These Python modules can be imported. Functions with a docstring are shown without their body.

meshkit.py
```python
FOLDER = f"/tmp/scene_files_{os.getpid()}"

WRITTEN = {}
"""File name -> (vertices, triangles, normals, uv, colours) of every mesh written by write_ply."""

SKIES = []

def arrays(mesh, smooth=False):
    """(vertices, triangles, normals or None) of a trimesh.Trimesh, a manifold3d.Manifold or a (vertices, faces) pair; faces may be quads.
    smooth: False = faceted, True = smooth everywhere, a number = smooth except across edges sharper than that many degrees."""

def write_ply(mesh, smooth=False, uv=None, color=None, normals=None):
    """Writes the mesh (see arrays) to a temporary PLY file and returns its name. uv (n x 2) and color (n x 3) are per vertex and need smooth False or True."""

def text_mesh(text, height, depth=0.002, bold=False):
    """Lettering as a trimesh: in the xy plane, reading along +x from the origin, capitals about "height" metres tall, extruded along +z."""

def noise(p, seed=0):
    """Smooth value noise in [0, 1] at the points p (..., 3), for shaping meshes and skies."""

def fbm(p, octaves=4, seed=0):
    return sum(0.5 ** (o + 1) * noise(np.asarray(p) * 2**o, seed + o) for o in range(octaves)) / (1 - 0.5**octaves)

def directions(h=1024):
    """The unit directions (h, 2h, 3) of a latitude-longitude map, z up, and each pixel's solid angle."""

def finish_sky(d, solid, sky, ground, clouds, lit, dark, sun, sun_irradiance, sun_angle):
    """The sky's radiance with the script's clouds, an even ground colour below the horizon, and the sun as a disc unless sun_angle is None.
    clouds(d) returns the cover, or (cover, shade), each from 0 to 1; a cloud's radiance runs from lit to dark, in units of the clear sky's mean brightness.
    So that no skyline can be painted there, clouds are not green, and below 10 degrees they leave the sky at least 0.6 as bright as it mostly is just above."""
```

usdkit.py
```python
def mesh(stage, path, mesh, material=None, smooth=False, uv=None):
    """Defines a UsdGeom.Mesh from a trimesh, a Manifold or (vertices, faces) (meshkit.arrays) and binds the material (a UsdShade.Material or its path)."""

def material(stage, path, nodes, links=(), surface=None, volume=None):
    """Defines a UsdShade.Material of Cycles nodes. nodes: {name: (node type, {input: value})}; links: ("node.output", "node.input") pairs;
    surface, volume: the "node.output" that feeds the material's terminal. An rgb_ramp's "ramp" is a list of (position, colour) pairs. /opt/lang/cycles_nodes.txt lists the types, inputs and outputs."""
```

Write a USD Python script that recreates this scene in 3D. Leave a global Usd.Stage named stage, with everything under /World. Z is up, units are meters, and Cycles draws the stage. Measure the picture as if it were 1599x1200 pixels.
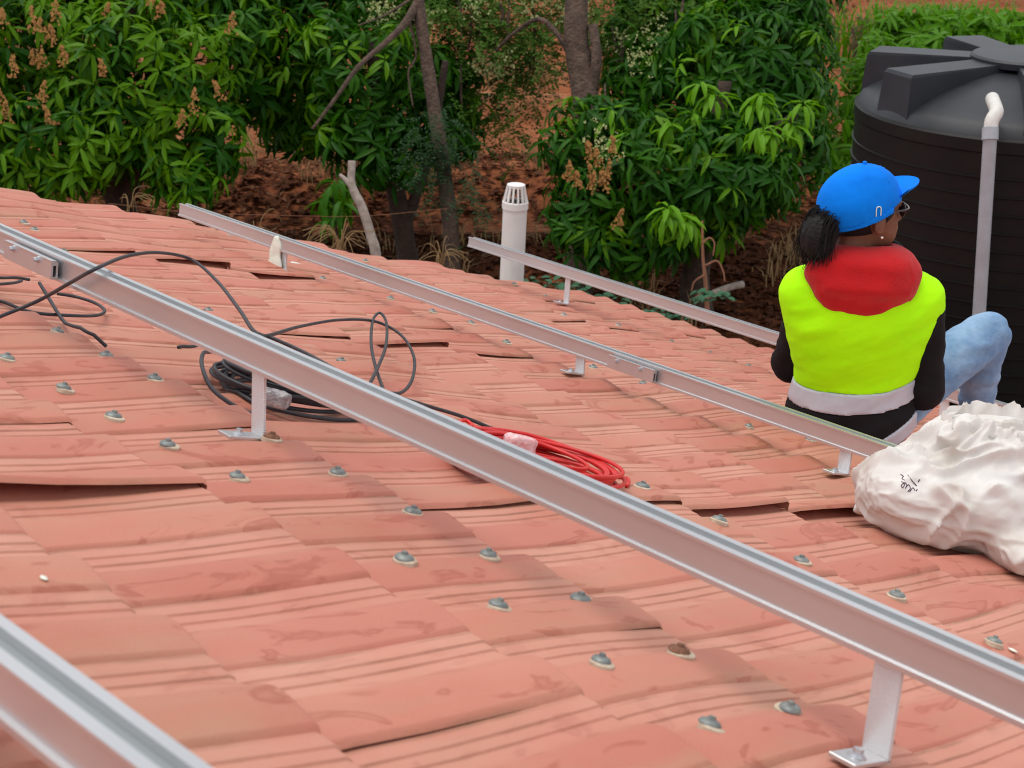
import math, random
import numpy as np, trimesh, usdkit, meshkit
from pxr import Usd, UsdGeom, UsdLux, UsdShade, Gf, Sdf
from shapely.geometry import Polygon
from scipy.spatial import cKDTree

stage = Usd.Stage.CreateInMemory()
UsdGeom.SetStageUpAxis(stage, UsdGeom.Tokens.z)
UsdGeom.SetStageMetersPerUnit(stage, 1.0)
stage.SetDefaultPrim(UsdGeom.Xform.Define(stage, '/World').GetPrim())
UsdGeom.Scope.Define(stage, '/World/Looks')

# ------------------------------------------------------------------ camera, sky, sun, exposure
F, CX, CY, HC = 2450.0, 800.0, 600.0, 4.4
PITCH = math.atan2(965.0, F)
CAM = np.array([0, 0, HC])
RT, FW, UP = np.array([1.0, 0, 0]), np.array([0, math.cos(PITCH), -math.sin(PITCH)]), np.array([0, math.sin(PITCH), math.cos(PITCH)])
cam = UsdGeom.Camera.Define(stage, '/World/camera')
m4 = np.eye(4); m4[0, :3], m4[1, :3], m4[2, :3], m4[3, :3] = RT, UP, -FW, CAM
cam.AddTransformOp().Set(Gf.Matrix4d(m4.tolist()))
cam.CreateHorizontalApertureAttr(36.0); cam.CreateVerticalApertureAttr(27.0)
cam.CreateFocalLengthAttr(36.0 * F / 1599.0)
cam.CreateClippingRangeAttr(Gf.Vec2f(0.05, 500))
cam.CreateFocusDistanceAttr(3.6); cam.CreateFStopAttr(11.0)
cam.CreateExposureAttr(0.55)

SUN_EL, SUN_AZ = math.radians(76), math.radians(-75)          # azimuth: atan2(x, y)
sd = np.array([math.sin(SUN_AZ) * math.cos(SUN_EL), math.cos(SUN_AZ) * math.cos(SUN_EL), math.sin(SUN_EL)])
dome = UsdLux.DomeLight.Define(stage, '/World/sky')
dome.GetPrim().SetCustomDataByKey('kind', 'structure')
sky = usdkit.material(stage, '/World/Looks/sky', {
    'sky': ('sky_texture', {'sky_type': 'single_scattering', 'sun_disc': False, 'sun_elevation': SUN_EL, 'sun_rotation': SUN_AZ % (2 * math.pi)}),
    'tc': ('texture_coordinate', {}),
    'nz': ('noise_texture', {'scale': 2.2, 'detail': 6.0, 'roughness': 0.6}),
    'rp': ('rgb_ramp', {'ramp': [(0.3, (0.62, 0.62, 0.62)), (0.7, (0.96, 0.96, 0.96))]}),
    'cl': ('rgb_ramp', {'ramp': [(0.3, (7.5, 7.7, 8.0)), (0.75, (11.0, 11.0, 11.0))]}),
    'mx': ('mix', {}),
    'bg': ('background_shader', {'strength': 0.08})},
    [('tc.generated', 'nz.vector'), ('nz.fac', 'rp.fac'), ('nz.fac', 'cl.fac'), ('rp.color', 'mx.fac'), ('sky.color', 'mx.color1'), ('cl.color', 'mx.color2'), ('mx.color', 'bg.color')], surface='bg.background')
UsdShade.MaterialBindingAPI.Apply(dome.GetPrim()).Bind(sky)
sun = UsdLux.DistantLight.Define(stage, '/World/sun')
sun.CreateNormalizeAttr(True); sun.CreateIntensityAttr(0.36); sun.CreateAngleAttr(42.0); sun.CreateColorAttr(Gf.Vec3f(1.0, 0.95, 0.88))
zx = np.cross([0, 0, 1.0], sd); zx /= np.linalg.norm(zx)
ms = np.eye(4); ms[0, :3], ms[1, :3], ms[2, :3] = zx, np.cross(sd, zx), sd
sun.AddTransformOp().Set(Gf.Matrix4d(ms.tolist()))

# ------------------------------------------------------------------ helpers
used = {}
def path_for(name, parent=None):
    base = (str(parent.GetPath()) if parent is not None else '/World') + '/' + name
    k = used.get(base, 0); used[base] = k + 1
    return base if k == 0 else '%s_%03d' % (base, k)
def tag(p, label=None, cat=None, group=None, kind=None):
    for k, v in (('label', label), ('category', cat), ('group', group), ('kind', kind)):
        if v: p.SetCustomDataByKey(k, v)
    return p
def thing(name, label=None, cat=None, group=None, loc=None):
    x = UsdGeom.Xform.Define(stage, path_for(name))
    if loc is not None: x.AddTranslateOp().Set(Gf.Vec3d(*map(float, loc)))
    return tag(x.GetPrim(), label, cat, group)
def obj(name, mesh, mat, parent=None, smooth=False, uv=None, **kw):
    return tag(usdkit.mesh(stage, path_for(name, parent), mesh, mat, smooth, uv).GetPrim(), **kw)
cat_ = trimesh.util.concatenate
def catm(ms): return cat_([m if isinstance(m, trimesh.Trimesh) else trimesh.Trimesh(m[0], m[1], process=False) for m in ms])
def unit(v): v = np.asarray(v, float); return v / np.linalg.norm(v)
def frame(o, x, y, z):
    m = np.eye(4); m[:3, 0], m[:3, 1], m[:3, 2], m[:3, 3] = x, y, z, o; return m
def cyl(p, q, r, r2=None, n=20, caps=True):
    p, q = np.asarray(p, float), np.asarray(q, float); z = unit(q - p)
    x = unit(np.cross(z, [0.31, 0.9, 0.2])); y = np.cross(z, x); a = np.arange(n) * 2 * math.pi / n
    ring = np.cos(a)[:, None] * x + np.sin(a)[:, None] * y
    v = np.vstack([p + ring * r, q + ring * (r if r2 is None else r2)]); f = []
    for i in range(n):
        j = (i + 1) % n; f += [[i, j, n + j], [i, n + j, n + i]]
    if caps:
        v = np.vstack([v, p, q])
        for i in range(n):
            j = (i + 1) % n; f += [[2 * n, j, i], [2 * n + 1, n + i, n + j]]
    return trimesh.Trimesh(v, f, process=False)
def tube(P, r, n=8, closed=False):
    P = np.asarray(P, float); k = len(P); r = np.broadcast_to(np.asarray(r, float), (k,))
    T = np.gradient(P, axis=0) if not closed else np.roll(P, -1, 0) - np.roll(P, 1, 0)
    T /= np.maximum(np.linalg.norm(T, axis=1, keepdims=True), 1e-9)
    x = np.cross(T[0], [0.2, 0.1, 0.97]); x = unit(x if np.linalg.norm(x) > 1e-3 else np.cross(T[0], [1, 0, 0]))
    a = np.arange(n) * 2 * math.pi / n; V = []
    for i in range(k):
        x = x - T[i] * (x @ T[i]); x /= max(np.linalg.norm(x), 1e-9); y = np.cross(T[i], x)
        V.append(P[i] + r[i] * (np.cos(a)[:, None] * x + np.sin(a)[:, None] * y))
    V = np.vstack(V); f = []
    for i in range(k if closed else k - 1):
        b = ((i + 1) % k) * n
        for j in range(n):
            j2 = (j + 1) % n; f += [[i * n + j, i * n + j2, b + j2], [i * n + j, b + j2, b + j]]
    if not closed:
        V = np.vstack([V, P[0], P[-1]])
        for j in range(n):
            j2 = (j + 1) % n; f += [[k * n, j2, j], [k * n + 1, (k - 1) * n + j, (k - 1) * n + j2]]
    return trimesh.Trimesh(V, f, process=False)
def spline(P, m=12):
    P = np.asarray(P, float); Q = np.vstack([2 * P[0] - P[1], P, 2 * P[-1] - P[-2]]); out = []
    for i in range(1, len(Q) - 2):
        for t in np.linspace(0, 1, m, endpoint=False):
            a, b, c, d = Q[i - 1], Q[i], Q[i + 1], Q[i + 2]
            out.append(0.5 * (2 * b + (c - a) * t + (2 * a - 5 * b + 4 * c - d) * t * t + (3 * b - a - 3 * c + d) * t ** 3))
    return np.array(out + [P[-1]])
def lathe(prof, c=(0, 0, 0), n=64):
    prof = np.asarray(prof, float); a = np.arange(n) * 2 * math.pi / n
    V = np.concatenate([np.stack([np.cos(a) * r + c[0], np.sin(a) * r + c[1], np.full(n, z + c[2])], 1) for r, z in prof]); f = []
    for i in range(len(prof) - 1):
        for j in range(n):
            j2 = (j + 1) % n; f += [[i * n + j, i * n + j2, (i + 1) * n + j2], [i * n + j, (i + 1) * n + j2, (i + 1) * n + j]]
    return trimesh.Trimesh(V, f, process=False)
def bbox(size, M=None, ch=0.0):
    s = np.asarray(size, float) / 2
    if ch > 0:
        pts = []
        for sx in (-1, 1):
            for sy in (-1, 1):
                for sz in (-1, 1):
                    for k in range(3):
                        q = np.array([sx, sy, sz]) * s; q -= np.array([sx, sy, sz]) * ch; q[k] += np.sign([sx, sy, sz][k]) * ch; pts.append(q)
        m = trimesh.convex.convex_hull(np.array(pts))
    else: m = trimesh.creation.box(size)
    if M is not None: m.apply_transform(M)
    return m
def sdf_mesh(fn, lo, hi, h):
    """Surface nets of fn(points) < 0."""
    ax = [np.arange(l, u + h, h) for l, u in zip(lo, hi)]
    G = np.stack(np.meshgrid(*ax, indexing='ij'), -1); S = G.shape[:3]
    D = fn(G.reshape(-1, 3)).reshape(S); neg = D < 0
    c = [s - 1 for s in S]; corners = [(i, j, k) for i in (0, 1) for j in (0, 1) for k in (0, 1)]
    cnt = sum(neg[i:i + c[0], j:j + c[1], k:k + c[2]].astype(int) for i, j, k in corners)
    act = (cnt > 0) & (cnt < 8); acc = np.zeros(c + [3]); num = np.zeros(c)
    for a in corners:
        for d in range(3):
            if a[d]: continue
            b = list(a); b[d] = 1
            da = D[a[0]:a[0] + c[0], a[1]:a[1] + c[1], a[2]:a[2] + c[2]]; db = D[b[0]:b[0] + c[0], b[1]:b[1] + c[1], b[2]:b[2] + c[2]]
            x = (da < 0) != (db < 0); t = np.where(x, da / np.where(x, da - db, 1), 0)
            for e in range(3): acc[..., e] += np.where(x, (t if e == d else a[e]), 0)
            num += x
    idx = -np.ones(c, int); w = np.argwhere(act); idx[act] = np.arange(len(w))
    V = (w + acc[act] / num[act][:, None]) * h + np.asarray(lo); Fc = []
    for d in range(3):
        e1, e2 = (d + 1) % 3, (d + 2) % 3
        sl = [slice(None)] * 3; sl[d] = slice(0, S[d] - 1); s2 = list(sl); s2[d] = slice(1, S[d])
        A, B = neg[tuple(sl)], neg[tuple(s2)]
        for flip, X in ((False, A & ~B), (True, ~A & B)):
            q = np.argwhere(X); q = q[(q[:, e1] > 0) & (q[:, e2] > 0) & (q[:, e1] < S[e1] - 1) & (q[:, e2] < S[e2] - 1)]
            if not len(q): continue
            o1 = np.eye(3, dtype=int)[e1]; o2 = np.eye(3, dtype=int)[e2]
            g = [idx[tuple((q - a).T)] for a in (o1 * 0, o1, o1 + o2, o2)]
            qd = np.stack(g if not flip else g[::-1], 1); Fc += [qd[:, [0, 1, 2]], qd[:, [0, 2, 3]]]
    return trimesh.Trimesh(V, np.vstack(Fc), process=False)
def smin(a, b, k): h = np.clip(0.5 + 0.5 * (b - a) / k, 0, 1); return b + (a - b) * h - k * h * (1 - h)
def s_ell(p, c, r):
    q = (p - np.asarray(c)) / np.asarray(r); k = np.linalg.norm(q, axis=1); k1 = np.linalg.norm(q / np.asarray(r), axis=1)
    return k * (k - 1) / np.maximum(k1, 1e-9)
def s_cap(p, a, b, ra, rb):
    a, b = np.asarray(a, float), np.asarray(b, float); d = b - a; t = np.clip(((p - a) @ d) / (d @ d), 0, 1)
    return np.linalg.norm(p - a - t[:, None] * d, axis=1) - (ra + (rb - ra) * t)
def displace(m, amp, scale, seed=0, octv=3):
    m = trimesh.Trimesh(m.vertices, m.faces, process=False); n = m.vertex_normals
    m.vertices = m.vertices + n * ((meshkit.fbm(np.asarray(m.vertices) * scale, octv, seed) - 0.5) * 2 * amp)[:, None]; return m

# ------------------------------------------------------------------ materials
def mat(name, color, rough=0.5, metal=0.0, c2=None, scale=8.0, bump=0.0, bscale=60.0, spec=0.5, detail=4.0, lo=0.35, hi=0.65, extra=None, vec='object', dist=0.01, sheen=0.0):
    nodes = {'p': ('principled_bsdf', {'roughness': rough, 'metallic': metal, 'base_color': color, 'specular_ior_level': spec, 'sheen_weight': sheen}), 'tc': ('texture_coordinate', {})}
    links = []
    if c2 is not None:
        nodes['n'] = ('noise_texture', {'scale': scale, 'detail': detail, 'roughness': 0.6}); nodes['r'] = ('rgb_ramp', {'ramp': [(lo, color), (hi, c2)]})
        links += [('tc.' + vec, 'n.vector'), ('n.fac', 'r.fac'), ('r.color', 'p.base_color')]
    if bump:
        nodes['bn'] = ('noise_texture', {'scale': bscale, 'detail': 3.0}); nodes['b'] = ('bump', {'strength': bump, 'distance': dist})
        links += [('tc.' + vec, 'bn.vector'), ('bn.fac', 'b.height'), ('b.normal', 'p.normal')]
    return usdkit.material(stage, '/World/Looks/' + name, nodes, links, surface='p.BSDF')
def leafmat(name, ramp, rough=0.42, trans=0.22):
    return usdkit.material(stage, '/World/Looks/' + name, {
        'g': ('geometry', {}), 'r': ('rgb_ramp', {'ramp': ramp}), 'p': ('principled_bsdf', {'roughness': rough, 'specular_ior_level': 0.12}),
        't': ('translucent_bsdf', {}), 'h': ('hsv', {'value': 1.5, 'saturation': 1.05}), 'm': ('mix_closure', {'fac': trans})},
        [('g.random_per_island', 'r.fac'), ('r.color', 'p.base_color'), ('r.color', 'h.color'), ('h.color', 't.color'), ('p.BSDF', 'm.closure1'), ('t.BSDF', 'm.closure2')], surface='m.closure')

ALU = mat('aluminium', (0.62, 0.62, 0.63), 0.40, 0.96, c2=(0.57, 0.57, 0.58), scale=3.0, bump=0.03, bscale=200.0, dist=0.001)
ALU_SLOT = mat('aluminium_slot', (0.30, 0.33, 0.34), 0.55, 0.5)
ALU_RIB = usdkit.material(stage, '/World/Looks/aluminium_ribbed', {
    'p': ('principled_bsdf', {'base_color': (0.72, 0.72, 0.73), 'metallic': 0.9, 'roughness': 0.42}), 'tc': ('texture_coordinate', {}),
    'w': ('wave_texture', {'wave_type': 'bands', 'bands_direction': 'z', 'scale': 110.0}), 'b': ('bump', {'strength': 0.5, 'distance': 0.002})},
    [('tc.object', 'w.vector'), ('w.fac', 'b.height'), ('b.normal', 'p.normal')], surface='p.BSDF')
STEEL = mat('zinc_steel', (0.55, 0.57, 0.60), 0.35, 0.9)
WASH = mat('dull_zinc_washer', (0.15, 0.17, 0.17), 0.5, 0.35, c2=(0.25, 0.27, 0.25), scale=90.0)
PAD = mat('rubber_pad', (0.55, 0.47, 0.36), 0.85, c2=(0.40, 0.30, 0.22), scale=60.0)
RUST = mat('rust', (0.12, 0.05, 0.03), 0.9, c2=(0.25, 0.12, 0.07), scale=150.0)
CABLE = mat('black_cable', (0.016, 0.014, 0.019), 0.5, c2=(0.028, 0.025, 0.032), scale=25.0)
REDC = mat('red_cable', (0.62, 0.020, 0.018), 0.42, c2=(0.52, 0.016, 0.016), scale=20.0)
TAPE = mat('clear_tape', (0.80, 0.58, 0.60), 0.3, c2=(0.62, 0.25, 0.25), scale=70.0, bump=0.4, bscale=90.0)
WRAP = mat('plastic_wrap', (0.42, 0.38, 0.38), 0.2, c2=(0.14, 0.12, 0.13), scale=50.0, bump=0.6, bscale=60.0)
SEAL = mat('white_sealant', (0.74, 0.78, 0.70), 0.4, c2=(0.62, 0.66, 0.56), scale=40.0)
PVC = mat('white_pvc', (0.76, 0.74, 0.72), 0.4, c2=(0.70, 0.67, 0.64), scale=9.0)
GPVC = mat('grey_pvc', (0.33, 0.36, 0.40), 0.5, c2=(0.29, 0.31, 0.34), scale=9.0)
PVC_O = mat('weathered_pvc', (0.50, 0.49, 0.46), 0.5, c2=(0.62, 0.60, 0.57), scale=14.0)
DARK = mat('dark_hollow', (0.02, 0.02, 0.02), 0.9)
TANK = mat('black_polyethylene', (0.004, 0.004, 0.0045), 0.45, c2=(0.007, 0.006, 0.006), scale=4.0, bump=0.12, bscale=40.0, spec=0.2)
TANKLID = mat('dusty_black_polyethylene', (0.012, 0.014, 0.018), 0.48, c2=(0.022, 0.025, 0.031), scale=5.0, spec=0.35)
WALL = mat('cream_plaster', (0.55, 0.50, 0.42), 0.9, c2=(0.48, 0.42, 0.34), scale=3.0)
WOOD = mat('roof_timber', (0.16, 0.10, 0.06), 0.85)
BARK = mat('grey_brown_bark', (0.115, 0.072, 0.052), 0.95, c2=(0.055, 0.034, 0.025), scale=14.0, bump=0.8, bscale=35.0, dist=0.03)
BARK_D = mat('dark_bark', (0.075, 0.045, 0.032), 0.95, c2=(0.04, 0.026, 0.02), scale=10.0, bump=0.7, bscale=30.0, dist=0.03)
DEADW = mat('bleached_wood', (0.36, 0.30, 0.26), 0.9, c2=(0.22, 0.17, 0.14), scale=18.0, bump=0.6, bscale=40.0)
TWIG = mat('dry_red_twig', (0.26, 0.11, 0.06), 0.9)
STRAW = leafmat('dry_straw', [(0.0, (0.30, 0.19, 0.09)), (0.6, (0.42, 0.29, 0.15)), (1.0, (0.20, 0.11, 0.06))], 0.8, 0.1)
SHADE_LEAF = leafmat('shade_dark_leaf', [(0.0, (0.085, 0.028, 0.012)), (0.6, (0.055, 0.019, 0.009)), (0.9, (0.13, 0.050, 0.022)), (0.975, (0.28, 0.18, 0.10)), (1.0, (0.46, 0.38, 0.30))], 0.9, 0.0)  # dead-leaf browns darkened to carry the shade under the trees
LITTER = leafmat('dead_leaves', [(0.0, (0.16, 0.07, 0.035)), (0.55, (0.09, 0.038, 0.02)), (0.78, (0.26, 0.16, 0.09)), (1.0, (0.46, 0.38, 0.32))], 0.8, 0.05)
MANGO = leafmat('mango_leaf', [(0.0, (0.026, 0.100, 0.002)), (0.5, (0.056, 0.165, 0.003)), (0.85, (0.095, 0.225, 0.005)), (1.0, (0.15, 0.29, 0.010))])
MANGO_D = leafmat('dark_mango_leaf', [(0.0, (0.015, 0.072, 0.003)), (0.6, (0.032, 0.115, 0.004)), (1.0, (0.060, 0.165, 0.007))])
MANGO_L = leafmat('light_mango_leaf', [(0.0, (0.080, 0.195, 0.003)), (0.6, (0.13, 0.265, 0.006)), (1.0, (0.20, 0.34, 0.012))], 0.4, 0.26)
YOUNG = leafmat('young_mango_leaf', [(0.0, (0.11, 0.27, 0.008)), (0.6, (0.18, 0.36, 0.012)), (1.0, (0.25, 0.42, 0.02))], 0.4, 0.3)
BUSH = leafmat('bright_bush_leaf', [(0.0, (0.07, 0.20, 0.004)), (0.5, (0.13, 0.29, 0.008)), (1.0, (0.20, 0.38, 0.015))], 0.45, 0.3)
FERN = leafmat('feathery_leaf', [(0.0, (0.07, 0.15, 0.02)), (0.5, (0.13, 0.22, 0.03)), (1.0, (0.24, 0.33, 0.07))], 0.6, 0.35)
VINE = leafmat('dusty_vine_leaf', [(0.0, (0.025, 0.06, 0.022)), (1.0, (0.05, 0.10, 0.04))], 0.6, 0.2)
BLOSSOM = leafmat('cream_blossom', [(0.0, (0.42, 0.44, 0.20)), (1.0, (0.62, 0.62, 0.38))], 0.7, 0.3)
PANICLE = leafmat('tan_flower', [(0.0, (0.45, 0.23, 0.08)), (0.6, (0.60, 0.36, 0.15)), (1.0, (0.42, 0.14, 0.08))], 0.8, 0.2)
DRYLEAF = leafmat('dry_shrub_leaf', [(0.0, (0.10, 0.08, 0.04)), (1.0, (0.22, 0.19, 0.09))], 0.8, 0.2)
SKIN = mat('brown_skin', (0.16, 0.068, 0.038), 0.5, c2=(0.12, 0.05, 0.028), scale=16.0)
HAIR = mat('black_hair', (0.006, 0.005, 0.005), 0.6, c2=(0.010, 0.008, 0.008), scale=90.0, bump=0.4, bscale=140.0, spec=0.2)
def cloth(name, c, c2, weave=500.0, wr=0.35, rough=0.85, sheen=0.1):
    return mat(name, c, rough, c2=c2, scale=9.0, bump=wr, bscale=14.0, dist=0.012, sheen=sheen)
CAP = mat('blue_cotton', (0.0, 0.165, 0.70), 0.85, c2=(0.0, 0.20, 0.80), scale=9.0, bump=0.2, bscale=20.0, spec=0.15)
VEST = mat('fluorescent_yellow', (0.46, 1.0, 0.0), 0.8, c2=(0.40, 0.97, 0.0), scale=6.0, bump=0.45, bscale=11.0, dist=0.012, spec=0.2)
BLACKC = mat('black_fabric', (0.006, 0.005, 0.006), 0.8, c2=(0.010, 0.008, 0.010), scale=9.0, bump=0.5, bscale=14.0, dist=0.012, spec=0.2)
SILVER = mat('silver_reflective_tape', (0.52, 0.52, 0.58), 0.5, 0.1, c2=(0.46, 0.46, 0.52), scale=8.0, bump=0.2, bscale=14.0)
REDF = mat('red_knit', (0.50, 0.0, 0.003), 0.95, c2=(0.42, 0.0, 0.002), scale=10.0, bump=0.5, bscale=220.0, dist=0.004, sheen=0.1)
JEAN = mat('faded_denim', (0.12, 0.23, 0.40), 0.9, c2=(0.26, 0.39, 0.56), scale=9.0, bump=0.5, bscale=26.0, dist=0.012)
LENS = mat('dark_lens', (0.02, 0.012, 0.014), 0.12)
GOLD = mat('pale_earring', (0.8, 0.72, 0.6), 0.25, 0.9)
SHOE = mat('grey_shoe', (0.14, 0.14, 0.15), 0.7)
INK = mat('purple_ink', (0.06, 0.01, 0.05), 0.7)
SACK = usdkit.material(stage, '/World/Looks/white_nonwoven', {
    'tc': ('texture_coordinate', {}), 'n': ('noise_texture', {'scale': 7.0, 'detail': 5.0}), 'r': ('rgb_ramp', {'ramp': [(0.3, (0.55, 0.50, 0.44)), (0.48, (0.66, 0.63, 0.60)), (0.62, (0.73, 0.71, 0.68)), (0.75, (0.60, 0.60, 0.61))]}),
    'n2': ('noise_texture', {'type': 'ridged_multifractal', 'scale': 13.0, 'detail': 4.0, 'distortion': 0.9}), 'b': ('bump', {'strength': 0.45, 'distance': 0.006}),
    'p': ('principled_bsdf', {'roughness': 0.65}), 't': ('translucent_bsdf', {'color': (0.8, 0.74, 0.66)}), 'm': ('mix_closure', {'fac': 0.1})},
    [('tc.object', 'n.vector'), ('n.fac', 'r.fac'), ('r.color', 'p.base_color'), ('tc.object', 'n2.vector'), ('n2.fac', 'b.height'), ('b.normal', 'p.normal'), ('p.BSDF', 'm.closure1'), ('t.BSDF', 'm.closure2')], surface='m.closure')
def tile_mat(name, hue):
    h = np.array(hue)
    return usdkit.material(stage, '/World/Looks/' + name, {
        'tc': ('texture_coordinate', {}), 'big': ('noise_texture', {'scale': 3.2, 'detail': 4.0}), 'rb': ('rgb_ramp', {'ramp': [(0.3, tuple(h * [.97, .93, .92])), (0.7, tuple(h * [1.08, 1.20, 1.24]))]}),
        'map': ('mapping', {'scale': (9.0, 2.0, 1.0)}), 'dust': ('noise_texture', {'scale': 1.0, 'detail': 5.0, 'roughness': 0.65}), 'rd': ('rgb_ramp', {'ramp': [(0.46, (0, 0, 0)), (0.72, (0.7, 0.7, 0.7))]}),
        'mx': ('mix', {'color2': (0.40, 0.225, 0.14)}),
        'map2': ('mapping', {'scale': (16.0, 7.0, 1.0)}), 'sc': ('noise_texture', {'scale': 1.0, 'detail': 3.0, 'roughness': 0.5, 'distortion': 1.6}), 'rs': ('rgb_ramp', {'ramp': [(0.58, (0, 0, 0)), (0.64, (0.65, 0.65, 0.65)), (0.72, (0.2, 0.2, 0.2))]}),
        'mx2': ('mix', {'color2': tuple(h * [0.72, 0.55, 0.5])}),
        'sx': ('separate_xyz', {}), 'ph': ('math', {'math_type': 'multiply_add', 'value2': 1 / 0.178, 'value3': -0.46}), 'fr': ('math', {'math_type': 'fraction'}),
        'gr': ('rgb_ramp', {'ramp': [(0.0, (.8, .8, .8)), (0.03, (.15, .15, .15)), (0.10, (0, 0, 0)), (0.720, (0, 0, 0)), (0.737, (.6, .6, .6)), (0.757, (0.1, 0.1, 0.1)), (0.826, (0, 0, 0)), (0.842, (.7, .7, .7)), (0.87, (.1, .1, .1)), (0.95, (.05, .05, .05)), (0.975, (.9, .9, .9)), (1.0, (.9, .9, .9))]}),
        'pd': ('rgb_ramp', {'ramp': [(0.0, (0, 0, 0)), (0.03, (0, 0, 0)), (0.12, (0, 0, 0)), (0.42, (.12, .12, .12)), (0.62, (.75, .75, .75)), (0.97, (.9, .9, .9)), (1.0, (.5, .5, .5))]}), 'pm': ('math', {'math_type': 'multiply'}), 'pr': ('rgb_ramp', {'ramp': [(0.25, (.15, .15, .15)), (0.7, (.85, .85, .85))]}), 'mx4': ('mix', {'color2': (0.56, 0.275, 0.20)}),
        'gm': ('mapping', {'scale': (30.0, 5.0, 1.0)}), 'gn': ('noise_texture', {'scale': 1.0, 'detail': 4.0, 'roughness': 0.7}), 'gq': ('rgb_ramp', {'ramp': [(0.42, (.05, .05, .05)), (0.68, (.85, .85, .85))]}), 'gx': ('math', {'math_type': 'multiply'}), 'mx3': ('mix', {'color2': (0.20, 0.105, 0.055)}),
        'fine': ('noise_texture', {'scale': 260.0, 'detail': 3.0}), 'b': ('bump', {'strength': 0.4, 'distance': 0.002}),
        'p': ('principled_bsdf', {'roughness': 0.62, 'specular_ior_level': 0.35})},
        [('tc.UV', 'big.vector'), ('big.fac', 'rb.fac'), ('tc.UV', 'map.vector'), ('map.vector', 'dust.vector'), ('dust.fac', 'rd.fac'), ('rd.color', 'mx.fac'), ('rb.color', 'mx.color1'),
         ('tc.UV', 'map2.vector'), ('map2.vector', 'sc.vector'), ('sc.fac', 'rs.fac'), ('rs.color', 'mx2.fac'), ('mx.color', 'mx2.color1'), ('mx2.color', 'mx4.color1'), ('mx4.color', 'mx3.color1'), ('fr.value', 'pd.fac'), ('big.fac', 'pr.fac'), ('pd.color', 'pm.value1'), ('pr.color', 'pm.value2'), ('pm.value', 'mx4.fac'), ('tc.UV', 'sx.vector'), ('sx.x', 'ph.value1'), ('ph.value', 'fr.value1'), ('fr.value', 'gr.fac'), ('tc.UV', 'gm.vector'), ('gm.vector', 'gn.vector'), ('gn.fac', 'gq.fac'), ('gr.color', 'gx.value1'), ('gq.color', 'gx.value2'), ('gx.value', 'mx3.fac'), ('mx3.color', 'p.base_color'),
         ('tc.UV', 'fine.vector'), ('fine.fac', 'b.height'), ('b.normal', 'p.normal')], surface='p.BSDF')
TILES = [tile_mat('salmon_tile', (0.455, 0.155, 0.108)), tile_mat('salmon_tile_faded', (0.47, 0.170, 0.116)), tile_mat('salmon_tile_deep', (0.435, 0.142, 0.097))]

# ------------------------------------------------------------------ roof frame: u along the battens, v down the slope, w off the roof
def ray(x, y): return (x - CX) / F * RT + (CY - y) / F * UP + FW
A = ray(-1730, -365); A[2] = 0; A = unit(A)
B = ray(3100, 850); B = unit(B - A * (A @ B))
N = np.cross(A, B); N *= np.sign(N[2])
H = -(ray(1330, 712) * 4.309) @ N
def R(u, v, w=0.0): return CAM + A * u + B * v + N * (w - H)
def uv_at(x, y, w=0.0):
    r = ray(x, y); P = r * ((w - H) / (r @ N)); return float(P @ A), float(P @ B)
def at(x, y, w=0.0): return R(*uv_at(x, y, w), w)
def atz(x, y, Z): return CAM + ray(x, y) * Z

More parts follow.
